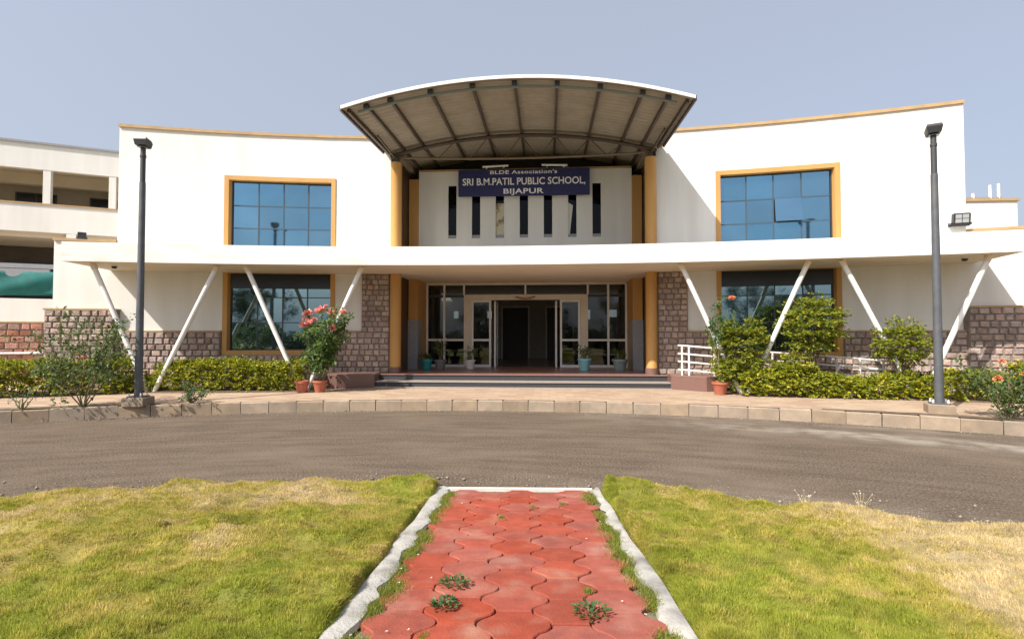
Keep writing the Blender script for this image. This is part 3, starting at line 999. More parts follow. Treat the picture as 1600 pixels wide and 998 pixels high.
# ---- entrance canopy slab
CZ0, CZ1 = 3.54, 4.02
mb = MB()
n = 60
def cend(t):            # plan of the slab end: slightly skewed
    return t
for i in range(n+1):
    t = -1+2*i/n
    xf = 11.15*t; xb = 11.55*t
    yb = Yw(xb)-.001 if abs(xb) > 3.9 else 15.55
    mb.v += [(xf, Yf(xf), CZ0), (xb, yb, CZ0), (xb, yb, CZ1), (xf, Yf(xf), CZ1)]
mb.f += [(0,3,2,1), (4*n,4*n+1,4*n+2,4*n+3)]
for i in range(n):
    p = 4*i; q = p+4
    for k in range(4):
        l = (k+1) % 4; mb.f.append((p+k, p+l, q+l, q+k))
CANW = mat('canopy_paint', (0.76, 0.755, 0.73), (0.68, 0.665, 0.62), 2.6, 0.8, 0.15, 60, stretch=(.5, .5, 2.2), c3=(0.55, 0.50, 0.42), s3=1.7, lo3=.56, hi3=.9, bdist=.004)
canopy = sp(mb, 'canopy', CANW)
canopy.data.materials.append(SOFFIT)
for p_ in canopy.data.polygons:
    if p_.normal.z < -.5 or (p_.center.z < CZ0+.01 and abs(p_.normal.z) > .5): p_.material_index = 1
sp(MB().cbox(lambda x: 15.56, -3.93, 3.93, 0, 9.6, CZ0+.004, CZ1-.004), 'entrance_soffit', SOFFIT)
# drip groove along the soffit edge
sp(MB().cbox(Yf, -11.0, 11.0, .05, .11, CZ0-.012, CZ0+.001, n=50), 'drip_mould', SOFFIT, canopy)

# V struts
for s in (-1, 1):
    for xb, tops in ((5.68, (4.18, 7.15)), (9.42, (7.86, 10.75))):
        for xt in tops:
            sx = 0.13 if xt > xb else -0.13
            p0 = (s*(xb+sx*.6), Yf(xb)+.42, PZ); p1 = (s*xt, Yf(xt)+.36, CZ0-.01)
            st = sp(MB().tube([p0, p1], [.060, .060], 14), 'strut', WHITEMETAL, smooth=True)
            d = (Vector(p1)-Vector(p0)).normalized()
            q = Vector(p1)-d*.16
            sp(MB().tube([q, p1], [.068, .078], 12), 'strut_shoe', SOFFIT, st)

# ---- columns, pilasters
for s in (-1, 1):
    cx, cy = s*3.77, 15.42
    c = sp(MB().lathe([(.175,.585),(.175,.66),(.165,.68),(.165,3.5),(.165,CZ1),(.165,6.86),(.172,6.88)], (cx,cy,0), 28), 'column', OCHRE, smooth=True)
    sp(MB().lathe([(.183,.588),(.183,.77)], (cx,cy,0), 28), 'column_base', GRANITE, c)
    sp(MB().box(cx-.07,cx+.07,cy-.07,cy+.07,6.87,7.06).box(cx-.13,cx+.13,cy-.13,cy+.13,6.88,6.90).bar((cx-.1,cy,6.9),(cx-.03,cy,7.1),.03,.03), 'column_head', POLE, c)
    a, b = mirror(s, 3.50, 3.80)
    pl = sp(MB().box(a, b, 17.0, 18.45, .585, 6.86), 'pilaster', OCHRE)
    a2, b2 = mirror(s, 3.485, 3.815)
    sp(MB().box(a2, b2, 16.985, 17.6, .587, 2.2), 'pilaster_cladding', GREYCLAD, pl)
    a, b = mirror(s, 3.83, 3.93)
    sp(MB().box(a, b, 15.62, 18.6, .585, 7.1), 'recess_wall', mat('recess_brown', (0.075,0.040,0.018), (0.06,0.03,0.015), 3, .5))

# ---- upper centre wall with seven slits
slits = []
for k in range(7):
    x = (k-3)*.79+.0
    slits.append((x-.138, x+.138, 4.90, 6.66))
uw = lambda x: 17.10
sp(curved_wall(uw, -3.495, 3.495, CZ1-.02, 7.12, slits, .22, 1.0), 'wall', WHITE)
sp(MB().box(-3.49, 3.49, 17.06, 17.36, 7.121, 7.18), 'coping', COPING)
for k, (a, b, z0, z1) in enumerate(slits):
    w = sp(MB().box(a, b, 17.17, 17.178, z0, z1), 'slit_window', SLITGLASS)
    sp(MB().box(a, b, 17.14, 17.169, z0, z0+.11), 'sill_rail', GREYCLAD, w)
# pale boards leaning behind two of the slits
bd = mat('pale_board', (0.55,0.50,0.36), (0.20,0.17,0.10), 5, .8, lo=.52, hi=.6)
a, b, z0, z1 = slits[2]
sp(MB().box(a+.005, b-.005, 17.15, 17.165, z0+.112, z0+1.15), 'board', bd)
a, b, z0, z1 = slits[5]
sp(MB().add([(a,17.15,z0+.115),(a+.06,17.15,z0+.115),(a+.16,17.15,z0+1.05),(a,17.15,z0+1.15),(a,17.16,z0+.115),(a+.06,17.16,z0+.115),(a+.16,17.16,z0+1.05),(a,17.16,z0+1.15)],
   [(0,1,2,3),(7,6,5,4),(0,4,5,1),(1,5,6,2),(2,6,7,3),(3,7,4,0)]), 'board', mat('torn_film',(0.6,0.6,0.56),None,rough=.8))
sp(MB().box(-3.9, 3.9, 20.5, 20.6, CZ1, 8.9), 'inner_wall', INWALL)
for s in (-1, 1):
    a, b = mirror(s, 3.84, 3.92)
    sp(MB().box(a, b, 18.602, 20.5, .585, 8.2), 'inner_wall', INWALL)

# ---- arched roof over the entrance
RX = 4.12; RY0, RY1 = 12.0, 20.6; RISE = .60
def roof_z(x, y): return 7.10+.032*(y-RY0)+RISE*(1-(x/RX)**2)
NXR = 40
NR = 172
ys = [RY0+(RY1-RY0)*j/NR for j in range(NR+1)]      # ribs every 0.2 m
mb = MB(); idx = lambda i, j, s: (j*(NXR+1)+i)*2+s
for j, y in enumerate(ys):
    cor = -.028 if j % 4 == 2 else 0.0
    for i in range(NXR+1):
        x = -RX+2*RX*i/NXR; z = roof_z(x, y)+cor
        mb.v += [(x, y, z), (x, y, z+.02)]
for j in range(NR):
    for i in range(NXR):
        mb.f.append((idx(i,j,0), idx(i,j+1,0), idx(i+1,j+1,0), idx(i+1,j,0)))
        mb.f.append((idx(i,j,1), idx(i+1,j,1), idx(i+1,j+1,1), idx(i,j+1,1)))
for i in range(NXR):
    mb.f.append((idx(i,0,0), idx(i+1,0,0), idx(i+1,0,1), idx(i,0,1)))
    mb.f.append((idx(i,NR,0), idx(i,NR,1), idx(i+1,NR,1), idx(i+1,NR,0)))
for j in range(NR):
    mb.f.append((idx(0,j,0), idx(0,j,1), idx(0,j+1,1), idx(0,j+1,0)))
    mb.f.append((idx(NXR,j,0), idx(NXR,j+1,0), idx(NXR,j+1,1), idx(NXR,j,1)))
roof = sp(mb, 'arched_roof', SHEET)
def arc_tube(y, dz, r, x0=-RX, x1=RX, k=28, scale=1.0):
    return [(x0+(x1-x0)*i/k, y, roof_z(x0+(x1-x0)*i/k, y)+dz) for i in range(k+1)]
# white front flashing
mb = MB()
pts = arc_tube(RY0, 0, 0)
for x, y, z in pts: mb.v += [(x, y-.03, z-.032), (x, y-.004, z-.032), (x, y-.004, z+.032), (x, y+.16, z+.034), (x, y+.16, z+.042), (x, y-.03, z+.042)]
for i in range(len(pts)-1):
    for k in range(6):
        l = (k+1) % 6; p = i*6; mb.f.append((p+k, p+l, p+6+l, p+6+k))
mb.f += [(5,4,3,2,1,0), tuple((len(pts)-1)*6+k for k in range(6))]
sp(mb, 'front_flashing', SHEETTOP, roof)
for s in (-1, 1):
    mb = MB()
    for y in (RY0, 15.3):
        z = roof_z(RX, y)
        mb.v += [(s*(RX-.02), y, z-.07), (s*(RX+.03), y, z-.07), (s*(RX+.03), y, z+.05), (s*(RX-.02), y, z+.05)]
    mb.f += [(0,1,2,3),(7,6,5,4)]+[(k,(k+1)%4+0,(k+1)%4+4,k+4) for k in range(4)]
    sp(mb, 'side_flashing', DARKSTEEL, roof)
for x in (0, -1.0, 1.0, -2.0, 2.0, -2.97, 2.97, -3.55, 3.55, -3.98, 3.98):
    y1 = 20.4 if abs(x) < 3.7 else 15.35
    w = .06
    mb = MB(); 
    a0 = roof_z(x, RY0+.12)-.005; a1 = roof_z(x, y1)-.005
    mb.add([(x-w/2,RY0+.12,a0-.11),(x+w/2,RY0+.12,a0-.11),(x+w/2,y1,a1-.11),(x-w/2,y1,a1-.11),
            (x-w/2,RY0+.12,a0),(x+w/2,RY0+.12,a0),(x+w/2,y1,a1),(x-w/2,y1,a1)],
           [(0,3,2,1),(4,5,6,7),(0,1,5,4),(1,2,6,5),(2,3,7,6),(3,0,4,7)])
    sp(mb, 'purlin', DARKSTEEL, roof)
    if abs(x) < 3.7:
        sp(MB().box(x-.06, x+.06, RY0+.1, RY0+.22, roof_z(x,RY0)-.13, roof_z(x,RY0)-.02), 'purlin_cleat', BLACK, roof)
sp(MB().tube(arc_tube(RY0+.16, -.15, 0, -3.75, 3.75), .038, 8), 'front_arch', mat('green_grey_steel', (0.14,0.15,0.12), None, rough=.5), roof)
for yt in (15.42, 18.3):
    sp(MB().tube(arc_tube(yt, -.17, 0, -3.95, 3.95), .055, 10), 'truss_arch', DARKSTEEL, roof)
    def bot(x): return roof_z(3.95, yt)-.20-.10*(1-(x/3.9)**2)
    sp(MB().tube([(x, yt, bot(x)) for x in np.linspace(-3.8, 3.8, 17)], .035, 8), 'truss_tie', mat('tan_steel', (0.16,0.12,0.08), None, rough=.5), roof)
    tops = [-3.0,-2.0,-1.0,0,1.0,2.0,3.0]; bots = [-2.5,-1.5,-.5,.5,1.5,2.5]
    for i, xb in enumerate(bots):
        for xt in (tops[i], tops[i+1]):
            sp(MB().tube([(xb, yt, bot(xb)), (xt, yt, roof_z(xt, yt)-.17)], .013, 6), 'truss_web', DARKSTEEL, roof)
for s in (-1, 1):        # raking props from the column heads to the roof edge
    sp(MB().tube([(s*3.77, 15.42, 7.0), (s*3.85, 13.9, roof_z(3.85,13.9)-.1)], .03, 8), 'prop', DARKSTEEL, roof)

sp(MB().box(-3.8, 3.8, 18.0, 18.06, 7.0, 8.25), 'roof_shade_panel', mat('roof_shade_dark', (0.03,0.025,0.022), None, rough=.8))  # added dark panel, makes the space under the rear of the roof read as shade
# ---- entrance glazing (Y = 18.3)
GY_ = 18.30
fm = CREAMFRAME
gl = sp(MB().box(-3.5, 3.5, GY_-.03, GY_+.03, 3.46, 3.54), 'glazed_front', fm)
def gbar(x0, x1, z0, z1, m=WHITEMETAL, d=.035, name='frame_bar', dy=0):
    return sp(MB().box(x0, x1, GY_-d+dy, GY_+d+dy, z0, z1), name, m, gl)
ZB = .592
for s in (-1, 1):
    for x in (3.47, 2.86):
        a, b = mirror(s, x-.035, x+.035); gbar(a, b, ZB, 3.458 if x > 3 else 3.457)
    a, b = mirror(s, 1.90, 2.16); gbar(a, b, ZB, 3.02, fm, .07, 'door_post')
    a, b = mirror(s, 2.13, 2.19); gbar(a, b, 3.12, 3.457)
    a, b = mirror(s, 2.165, 3.435); gbar(a, b, 1.50, 1.575, dy=.002); gbar(a, b, ZB, .68, dy=.001)
    a, b = mirror(s, 2.16, 3.435)
    # side lights: panes
    for (x0, x1) in ((2.165, 2.825), (2.895, 3.435)):
        a, b = mirror(s, x0, x1)
        for z0, z1 in ((.68, 1.50), (1.575, 3.03), (3.13, 3.455)):
            o = sp(MB().box(a, b, GY_-.004, GY_+.004, z0, z1), 'pane', DOORGLASS, gl)
    a, b = mirror(s, 2.16, 3.435); gbar(a, b, 3.03, 3.13, DARKFRAME, .03, dy=.003)
    # fixed leaf with its frame, and the open leaf edge-on
    a, b = mirror(s, 1.20, 1.895)
    lf = sp(MB().box(a, a+.07, GY_-.03, GY_+.03, ZB, 2.93).box(b-.07, b, GY_-.03, GY_+.03, ZB, 2.93)
            .box(a+.07, b-.07, GY_-.028, GY_+.028, ZB, ZB+.09).box(a+.07, b-.07, GY_-.028, GY_+.028, 1.50, 1.575)
            .box(a+.07, b-.07, GY_-.028, GY_+.028, 2.86, 2.93), 'door_leaf', WHITEMETAL, gl)
    for z0, z1 in ((ZB+.09, 1.50), (1.575, 2.86)):
        sp(MB().box(a+.07, b-.07, GY_-.004, GY_+.004, z0, z1), 'door_pane', DOORGLASS, gl)
    x = s*1.07
    lf = sp(MB().box(x-.03, x+.03, GY_+.04, GY_+.10, ZB, 2.90).box(x-.03, x+.03, GY_+.78, GY_+.84, ZB, 2.90)
            .box(x-.028, x+.028, GY_+.10, GY_+.78, ZB, ZB+.08).box(x-.028, x+.028, GY_+.10, GY_+.78, 1.5, 1.57)
            .box(x-.028, x+.028, GY_+.10, GY_+.78, 2.83, 2.90), 'open_door_leaf', WHITEMETAL, gl)
    sp(MB().box(x-.004, x+.004, GY_+.10, GY_+.78, ZB+.08, 2.83), 'door_pane', DOORGLASS, gl)
gbar(-1.90, 1.90, 2.935, 3.12, fm, .07, 'door_header')
gbar(-1.90-.26, -1.90, 3.021, 3.12, fm, .069, 'door_header'); gbar(1.90, 2.16, 3.021, 3.12, fm, .069, 'door_header')
gbar(-.03, .03, 3.12, 3.457)
for a, b in ((-2.13, -.03), (.03, 2.13)):
    sp(MB().box(a, b, GY_-.004, GY_+.004, 3.12, 3.455), 'pane', mat('dark_transom', (.02,.024,.03), None, rough=.06), gl)
# lobby
sp(MB().box(-4.6, 4.6, 18.6, 25.2, .50, .588), 'lobby_floor', INFLOOR)
ops = [(-3.75,-3.5,2.5,2.85), (-2.12,-1.9,2.5,2.85), (2.6,2.8,2.45,2.9), (3.65,4.05,2.55,2.9)]
bw = curved_wall(lambda x: 25.0, -4.6, 4.6, .5, 3.6, ops, .2, 2.0)
bwall = sp(bw, 'lobby_back_wall', LOBBY)
for s in (-1, 1):
    a, b = mirror(s, 4.5, 4.6); sp(MB().box(a, b, 18.6, 25, .5, 3.6), 'lobby_side_wall', LOBBY)
    a, b = mirror(s, 3.82, 4.6); sp(MB().box(a, b, 18.45, 18.6, .5, 3.6), 'lobby_side_wall', LOBBY)
fr = mat('inner_door_frame', (0.78,0.74,0.68), None, rough=.6)
for cx, w in ((-.75, 1.2), (1.35, 1.2)):
    d = sp(MB().box(cx-w/2, cx+w/2, 24.9, 24.985, .59, 3.0), 'inner_door', mat('inner_door', (0.05,0.035,0.03), None, rough=.5))
    sp(MB().box(cx-w/2-.07, cx-w/2-.001, 24.88, 24.98, .59, 3.07).box(cx+w/2+.001, cx+w/2+.07, 24.88, 24.98, .59, 3.07).box(cx-w/2, cx+w/2, 24.88, 24.98, 3.001, 3.07), 'inner_door_frame', fr, d)
# sofa-like bench silhouettes in the lobby
for s in (-1, 1):
    bx_ = s*2.7
    e = empty('lobby_bench', (bx_, 20.2, .588), label='dark bench in the lobby behind the %s side glazing' % ('left' if s < 0 else 'right'), cat='bench')
    MB().bbox(-.8,.8,-.3,.3,.22,.42,.03).build('seat', BLACK, e)
    MB().bbox(-.8,.8,.31,.42,.22,.95,.03).build('backrest', BLACK, e)
    for lx in (-.7,.7):
        for ly in (-.25,.36): MB().box(lx-.03,lx+.03,ly-.03,ly+.03,0,.219).build('leg', GREYCLAD, e)

# ---- platform and steps
PLZ = .59
steps = MB().prism([(-5.5,15.3),(-4.12,15.06),(4.12,15.06),(5.5,15.3),(5.5,15.62),(3.9,15.72),(3.9,18.6),(-3.9,18.6),(-3.9,15.72),(-5.5,15.62)], PZ-.05, PLZ-.03).build('entrance_steps', DARKGRANITE, kind='structure')
MB().prism([(-4.15,15.03),(4.15,15.03),(4.15,15.2),(3.92,15.2),(3.92,18.595),(-3.92,18.595),(-3.92,15.2),(-4.15,15.2)], PLZ-.029, PLZ-.004).build('platform_floor', mat('platform_granite', (0.30,0.17,0.14),(0.24,0.14,0.12),30,.3), steps)
MB().box(-4.13, 4.13, 14.66, 15.058, PZ, .385).build('step', DARKGRANITE, steps)
MB().box(-4.14, 4.14, 14.635, 15.059, .386, .415).build('tread', TREAD, steps)
MB().box(-4.13, 4.13, 14.50, 14.659, PZ, .262).build('step', TREAD, steps)
for s in (-1, 1):
    pts = [(4.125,14.58),(5.02,14.12),(5.42,14.25),(5.5,14.6),(5.5,15.29),(4.125,15.05)]
    if s > 0: pts = [(4.125,14.58),(4.9,14.02),(5.3,14.12),(5.5,14.6),(5.5,15.29),(4.125,15.05)]
    pts = [(s*x, y) for x, y in pts]
    if s < 0: pts = pts[::-1]
    ck = MB().prism(pts, PZ, .60).build('cheek_wall', GRANITE, steps)
    cxm = sum(p[0] for p in pts)/6; cym = sum(p[1] for p in pts)/6
    MB().prism([(cxm+(x-cxm)*1.012, cym+(y-cym)*1.012) for x, y in pts], .601, .635).build('cap', mat('granite_cap', (0.25,0.155,0.13),(0.20,0.12,0.10),40,.3), ck)

# door garland over the entrance
mb = MB()
for i in range(15):
    t = i/14; x = -.32+.64*t
    mb.lathe([(.004,-.03),(.026,-.015),(.03,0),(.026,.015),(.004,.03)], (x, GY_-.12, 3.03-.06*math.sin(math.pi*t)), 8)
o = mb.build('door_garland', mat('garland_red', (0.42,0.10,0.06), (0.5,0.3,0.2), 30, .8))
finish(o, 'small red garland hung over the middle of the entrance door header', 'garland')

# ---- name board
nb = empty('name_board', (0, 16.86, 6.22), label='dark blue school name board with white lettering below the arched roof', cat='sign')
MB().bbox(-2.13, 2.13, 0, .06, 0, .875, .012).build('panel', SIGNBLUE, nb)
MB().box(-2.0,-1.96,.062,.235,.1,.8).box(1.96,2.0,.062,.235,.1,.8).build('bracket', DARKSTEEL, nb)
def text_mesh(body, bold=.012, space=1.0):
    cu = bpy.data.curves.new('txt', 'FONT'); cu.body = body; cu.extrude = .01; cu.offset = bold; cu.space_character = space
    cu.resolution_u = 3
    ob = bpy.data.objects.new('txt', cu); COL.objects.link(ob)
    dg = bpy.context.evaluated_depsgraph_get()
    me = bpy.data.meshes.new_from_object(ob.evaluated_get(dg))
    bpy.data.objects.remove(ob); bpy.data.curves.remove(cu)
    return me
def lettering(body, width, cap, zc, bold, space=1.0):
    me = text_mesh(body, bold, space)
    co = np.zeros(len(me.vertices)*3, np.float32); me.vertices.foreach_get('co', co); co = co.reshape(-1, 3)
    x0, x1 = co[:,0].min(), co[:,0].max()
    sx = width/(x1-x0); sz = cap/0.70
    V = np.stack([(co[:,0]-(x0+x1)/2)*sx, -.004-.006*(co[:,2] > 0), (co[:,1]-.345)*sz+zc], 1).astype(np.float32)
    me.vertices.foreach_set('co', V.ravel()); me.update()
    me.materials.clear(); me.materials.append(SIGNWHITE)
    o = link('lettering', me, None, nb); o['label'] = 'white lettering reading ' + body
    return o
lettering("BLDE Association's", 2.17, .115, .775, .014, 1.05)
lettering("SRI B.M.PATIL PUBLIC SCHOOL,", 3.98, .225, .475, .016)
lettering("BIJAPUR", 1.30, .165, .155, .020, 1.05)
for s, lab in ((-1, 'left'), (1, 'right')):
    e = empty('tube_lamp', (s*.95+.05, 16.75, 7.135), label='white tube lamp on the %s half above the name board' % lab, cat='lamp')
    MB().bbox(-.42,.42,-.03,.03,0,.05,.008).build('tube_housing', WHITEMETAL, e)
    MB().box(-.3,-.26,.03,.3,.01,.03).box(.26,.3,.03,.3,.01,.03).build('arm', WHITEMETAL, e)
    e.rotation_euler = (0, rad(-5*(-s)), rad(-10*s))

# ---- wall-mounted floodlights and cameras
def floodlight(loc, rz, tilt, label, sc=1.0):
    e = empty('floodlight', loc, rz, label=label, cat='floodlight')
    R = Matrix.Rotation(tilt, 4, 'X')
    def tb(mb): 
        mb.v = [tuple(sc*(R @ Vector(v))) for v in mb.v]; return mb
    tb(MB().bbox(-.16,.16,-.06,.06,-.14,.16,.02)).build('housing', BLACK, e)
    tb(MB().box(-.125,.125,-.066,-.0605,-.06,.13)).build('lens', LAMPGLASS if sc > 1 else BLACK, e)
    tb(MB().box(-.13,.13,.0605,.10,-.12,.14)).build('heat_sink', BLACK, e)
    if sc > 1: tb(MB().box(-.006,.006,-.07,-.0665,-.06,.13).box(-.125,.125,-.0695,-.0668,.03,.04)).build('lens_guard', BLACK, e)
    MB().box(-.2*sc,-.165*sc,-.02,.16,-.10*sc,-.06*sc).box(.165*sc,.2*sc,-.02,.16,-.10*sc,-.06*sc).box(-.2*sc,.2*sc,.14,.16,-.12*sc,-.04*sc).build('bracket', BLACK, e)
xf = 11.2
floodlight((xf, Yw(xf)-.165, 4.62), math.atan(-2*xf/77.8), rad(8), 'black square floodlight on the right wing wall near its outer corner', 1.1)
xf = -10.95
floodlight((xf, Yf(xf)+.30, 4.22), math.atan(-2*xf/77.8)+.5, rad(25), 'small black floodlight on top of the left end of the canopy', .55)
for s, lab in ((-1, 'left'), (1, 'right')):
    x = s*10.55
    e = empty('dome_camera', (x, Yf(x)+.75, CZ0-.09), label='small black dome camera under the %s end of the canopy' % lab, cat='camera')
    MB().lathe([(.02,0),(.05,.012),(.066,.045),(.06,.06)], n=14).build('dome', BLACK, e, smooth=True)
    MB().lathe([(.07,.061),(.07,.09)], n=14).build('mount', WHITEMETAL, e)

# ================================================================== CLASSROOM BLOCK (left, behind)
cb = empty('classroom_block', (-14.0, 17.1, PZ), rad(27.4), label='white two-storey classroom block with open corridors at far left', cat='building')
def cp(mb, name, m, parent=None, **kw):
    return mb.build(name, m, parent or cb, **kw)
O = -PZ
cp(MB().box(-9, 3.5, 0, .22, 7.17+O, 8.0+O), 'parapet', WHITE)
cp(MB().box(-9, 3.5, -.05, .28, 8.001+O, 8.07+O), 'coping', GREYCLAD)
cp(MB().box(-9, 3.5, .0, .22, 5.1+O, 6.0+O), 'spandrel_wall', WHITE)
cp(MB().box(-9, 3.5, -.03, .26, 6.001+O, 6.05+O), 'coping', COPING)
cp(MB().box(-9, 3.5, .221, 5.0, 4.95+O, 5.15+O), 'floor_slab', SOFFIT)
cp(MB().box(-9, 3.5, .221, 5.0, 7.5+O, 7.7+O), 'roof_slab', SOFFIT)
cp(MB().box(-9, 3.5, 2.0, 2.3, 7.10+O, 7.499+O), 'corridor_beam', SOFFIT)
cp(MB().box(-9, -1.1, 0, .22, 0, 2.9+O), 'dado_wall', WHITE)
cp(MB().box(-9, 3.5, 2.8, 3.0, 0, 7.49+O), 'corridor_wall', mat('corridor_paint', (0.42,0.35,0.27),(0.36,0.30,0.23),2,.8))
for x in (-7.2, -5.5, -3.75, -2.0, -.22, 1.5):
    cp(MB().box(x-.1, x+.1, .01, .21, 6.052+O, 7.169+O), 'pillar', WHITE)
for x in (-5.0, -1.32):
    cp(MB().box(x-.13, x+.13, .005, .215, 2.901+O, 5.099+O), 'pillar', WHITE)
cp(MB().box(-9, 3.5, 2.70, 2.799, 0, 4.94+O), 'ground_corridor_shade', mat('corridor_shade_brown', (0.10,0.075,0.055),(0.08,0.06,0.045),2,.8))  # sheet before the corridor wall, the ground floor's shade put into its brown
for x in (-6.5, -3.2, -1.0, 1.2):
    w = cp(MB().box(x-.6, x+.6, 2.76, 2.799, 6.0+O, 6.95+O), 'window', DARKFRAME)
    w2 = cp(MB().box(x-.55, x-.02, 2.75, 2.759, 6.05+O, 6.9+O).box(x+.02, x+.55, 2.75, 2.759, 6.05+O, 6.9+O), 'pane', mat('dark_pane', (.02,.02,.022), None, rough=.1), w)
    w = cp(MB().box(x-.8, x+.8, 2.66, 2.699, 2.6+O, 4.4+O), 'window', DARKFRAME)
cp(MB().box(-9, -1.45, .12, .2, 3.9+O, 4.05+O), 'corridor_rail', GREYCLAD)
cp(MB().box(-9, -1.9, .1, .2, 3.55+O, 3.88+O), 'corridor_panel', GREYCLAD)
# stone plinth
sm = MB().box(-9, -.9, -.10, -.001, 0, 2.1+O)
pl = cp(sm, 'stone_plinth', MORTAR)
cp(MB().box(-9, -.9, -.13, -.001, 2.101+O, 2.15+O), 'plinth_ledge', COPING)
SVM2 = []
for vs, fs in SV[:6]:
    me = bpy.data.meshes.new('stone'); me.from_pydata(vs, [], fs); me.update(); me.materials.append(STONE2); SVM2.append(me)
for c in range(9):
    x = -4.2-.1*(c % 2)
    while x < -.92:
        w = random.uniform(.22, .36)
        if -.9-x-w < .12: w = -.9-x
        o = link('stone', random.choice(SVM2), None, pl)
        o.location = (x+w/2, -.118, .205*(c+.5)); o.scale = (w-.02, 1, .188)
        x += w
# white pipe along the plinth
cp(MB().tube([(-9, -.2, 1.13+O), (-1.1, -.2, 1.13+O)], .035, 8), 'pipe', WHITEMETAL)
# teal cloth hung over the corridor rail
mb = MB(); n = 60
for i in range(n+1):
    x = -6.0+4.4*i/n
    for j in range(9):
        t = j/8
        mb.v.append((x, .085-.06*math.sin(t*3)-.035*math.sin(x*3.1+t*6)-.02*math.sin(x*7-t*3), 3.80+O-.78*t-.03*math.sin((x+6)*.75)))
for i in range(n):
    for j in range(8):
        a = i*9+j; mb.f.append((a, a+1, a+10, a+9))
cl = mb.build('hanging_cloth', TEALCLOTH, smooth=True)
cl.matrix_world = Matrix.Translation((-14.0, 17.1, PZ)) @ Matrix.Rotation(rad(27.4), 4, 'Z')
finish(cl, 'teal cloth sheet hung across the ground floor corridor at far left', 'cloth')
sol = cl.modifiers.new('thickness', 'SOLIDIFY'); sol.thickness = .012

# rear block on the right
rb = empty('rear_block', (15, 20, PZ), label='low white block with tan coping behind the right wing', cat='building')
MB().box(-3.4, 2.7, 0, 6, 0, 6.55-PZ).build('wall', WHITE, rb)
MB().box(-3.4, 2.76, -.06, 6.06, 6.551-PZ, 6.64-PZ).build('coping', COPING, rb)
for x, h in ((.9,.25), (1.5,.3), (2.1,.6), (2.4,.65)):
    MB().tube([(x,.4,6.64-PZ),(x,.4,6.64-PZ+h)], .045, 8).build('roof_pipe', WHITEMETAL, rb)
MB().box(-.2, 2.5, .36, .44, 6.75-PZ, 6.8-PZ).build('pipe_rail', GREYCLAD, rb)

# ================================================================== STREET LAMPS
def street_lamp(loc, rz, label, h):
    e = empty('street_lamp', loc, rz, label=label, cat='street lamp', group='grey street lamps beside the kerb')
    MB().bbox(-.21,.21,-.21,.21,-.02,.17,.015).build('pedestal', KERB, e)
    fl = MB().box(-.15,.15,-.15,.15,.171,.195).build('base_flange', POLE, e)
    for a in (-1,1):
        for b in (-1,1): MB().lathe([(.018,.1955),(.018,.235),(.012,.26)], (a*.115,b*.115,0), 8).build('bolt', WHITEMETAL, fl)
    MB().lathe([(.078,.196),(.060,h-1.05),(.059,h-.95)], n=18).build('pole', POLE, e, smooth=True)
    pd = mat('pole_dark', (.045,.047,.052), None, rough=.5)
    MB().lathe([(.051,h-.949),(.051,h-.42),(.060,h-.41),(.060,h-.36),(.05,h-.35),(.05,h-.18)], n=18).build('pole_neck', pd, e, smooth=True)
    hd = MB().add([(-.105,-.12,h-.17),(.105,-.12,h-.17),(.10,.11,h-.19),(-.10,.11,h-.19),
                   (-.13,-.14,h-.05),(.13,-.14,h-.05),(.12,.13,h-.08),(-.12,.13,h-.08),
                   (-.115,-.12,h),(.115,-.12,h),(.105,.11,h-.02),(-.105,.11,h-.02)],
        [(0,3,2,1),(8,9,10,11)]+[(r+i, r+(i+1)%4, r+4+(i+1)%4, r+4+i) for r in (0,4) for i in range(4)]).build('lamp_head', BLACK, e)
    MB().box(-.08,.08,-.09,.08,h-.205,h-.192).build('lens', mat('dark_lens', (.08,.085,.09), None, rough=.2), hd)
    return e
street_lamp((-7.90, 10.62, PZ), rad(8), 'grey street lamp standing in front of the left wing', 5.70)
street_lamp((8.25, 10.62, PZ), rad(-24), 'grey street lamp standing in front of the right wing', 5.55)

# ================================================================== RAMP RAILING
rl = empty('ramp_railing', (4.35, 14.75, .62), label='white pipe ramp railing right of the entrance steps', cat='railing')
R0 = Vector((4.3, 14.55, .635)); 
pts = [Vector((4.30,14.52,.635)), Vector((4.36,14.46,.635)), Vector((5.6,14.18,.53)), Vector((7.6,14.0,.40)), Vector((9.6,13.55,PZ))]
def rloc(p): return tuple(p-Vector((4.35,14.75,.62)))
seglist = []
for a, b in zip(pts[1:], pts[2:]):
    seglist.append((a, b))
for h in (.80, .58, .37, .15):
    MB().tube([rloc(p+Vector((0,0,h))) for p in pts[1:]], .024, 8).build('rail', WHITEMETAL, rl)
    MB().tube([rloc(p+Vector((0,0,h))) for p in pts[:2]], .024, 8).build('rail', WHITEMETAL, rl)
posts = [pts[1]+(pts[2]-pts[1])*.02, pts[1]+(pts[2]-pts[1])*.16]+[pts[1]+(pts[2]-pts[1])*.66]
for i in range(1, 9):
    t = i/8*2.0; k = int(min(t, 1.999)); q = t-k
    posts.append(pts[2+k]+(pts[3+k]-pts[2+k])*q)
for p in posts:
    MB().tube([rloc(p-Vector((0,0,.02 if p.x < 4.6 else .06))), rloc(p+Vector((0,0,.80)))], .026, 8).build('post', WHITEMETAL, rl)
MB().prism([(5.502,14.1),(7.6,13.9),(9.7,13.4),(9.7,14.6),(7.6,14.95),(5.502,15.1)], PZ-.02, PZ+.03).build('ramp', KERB, kind='structure')

# ================================================================== PLANTS
def foliage(name, P, D, size, lm, parent, rng, aspect=.5, up=.35):
    n = len(P)
    A = D*.8+rand_dirs(n, rng)*.7; A[:, 2] += up*rng.random(n)
    N = rand_dirs(n, rng)*.5; N[:, 2] += .9; N[:, 1] -= .35; N = N+D*.4
    return link(name, leaf_mesh(name, P, A, N, size, aspect), lm, parent)

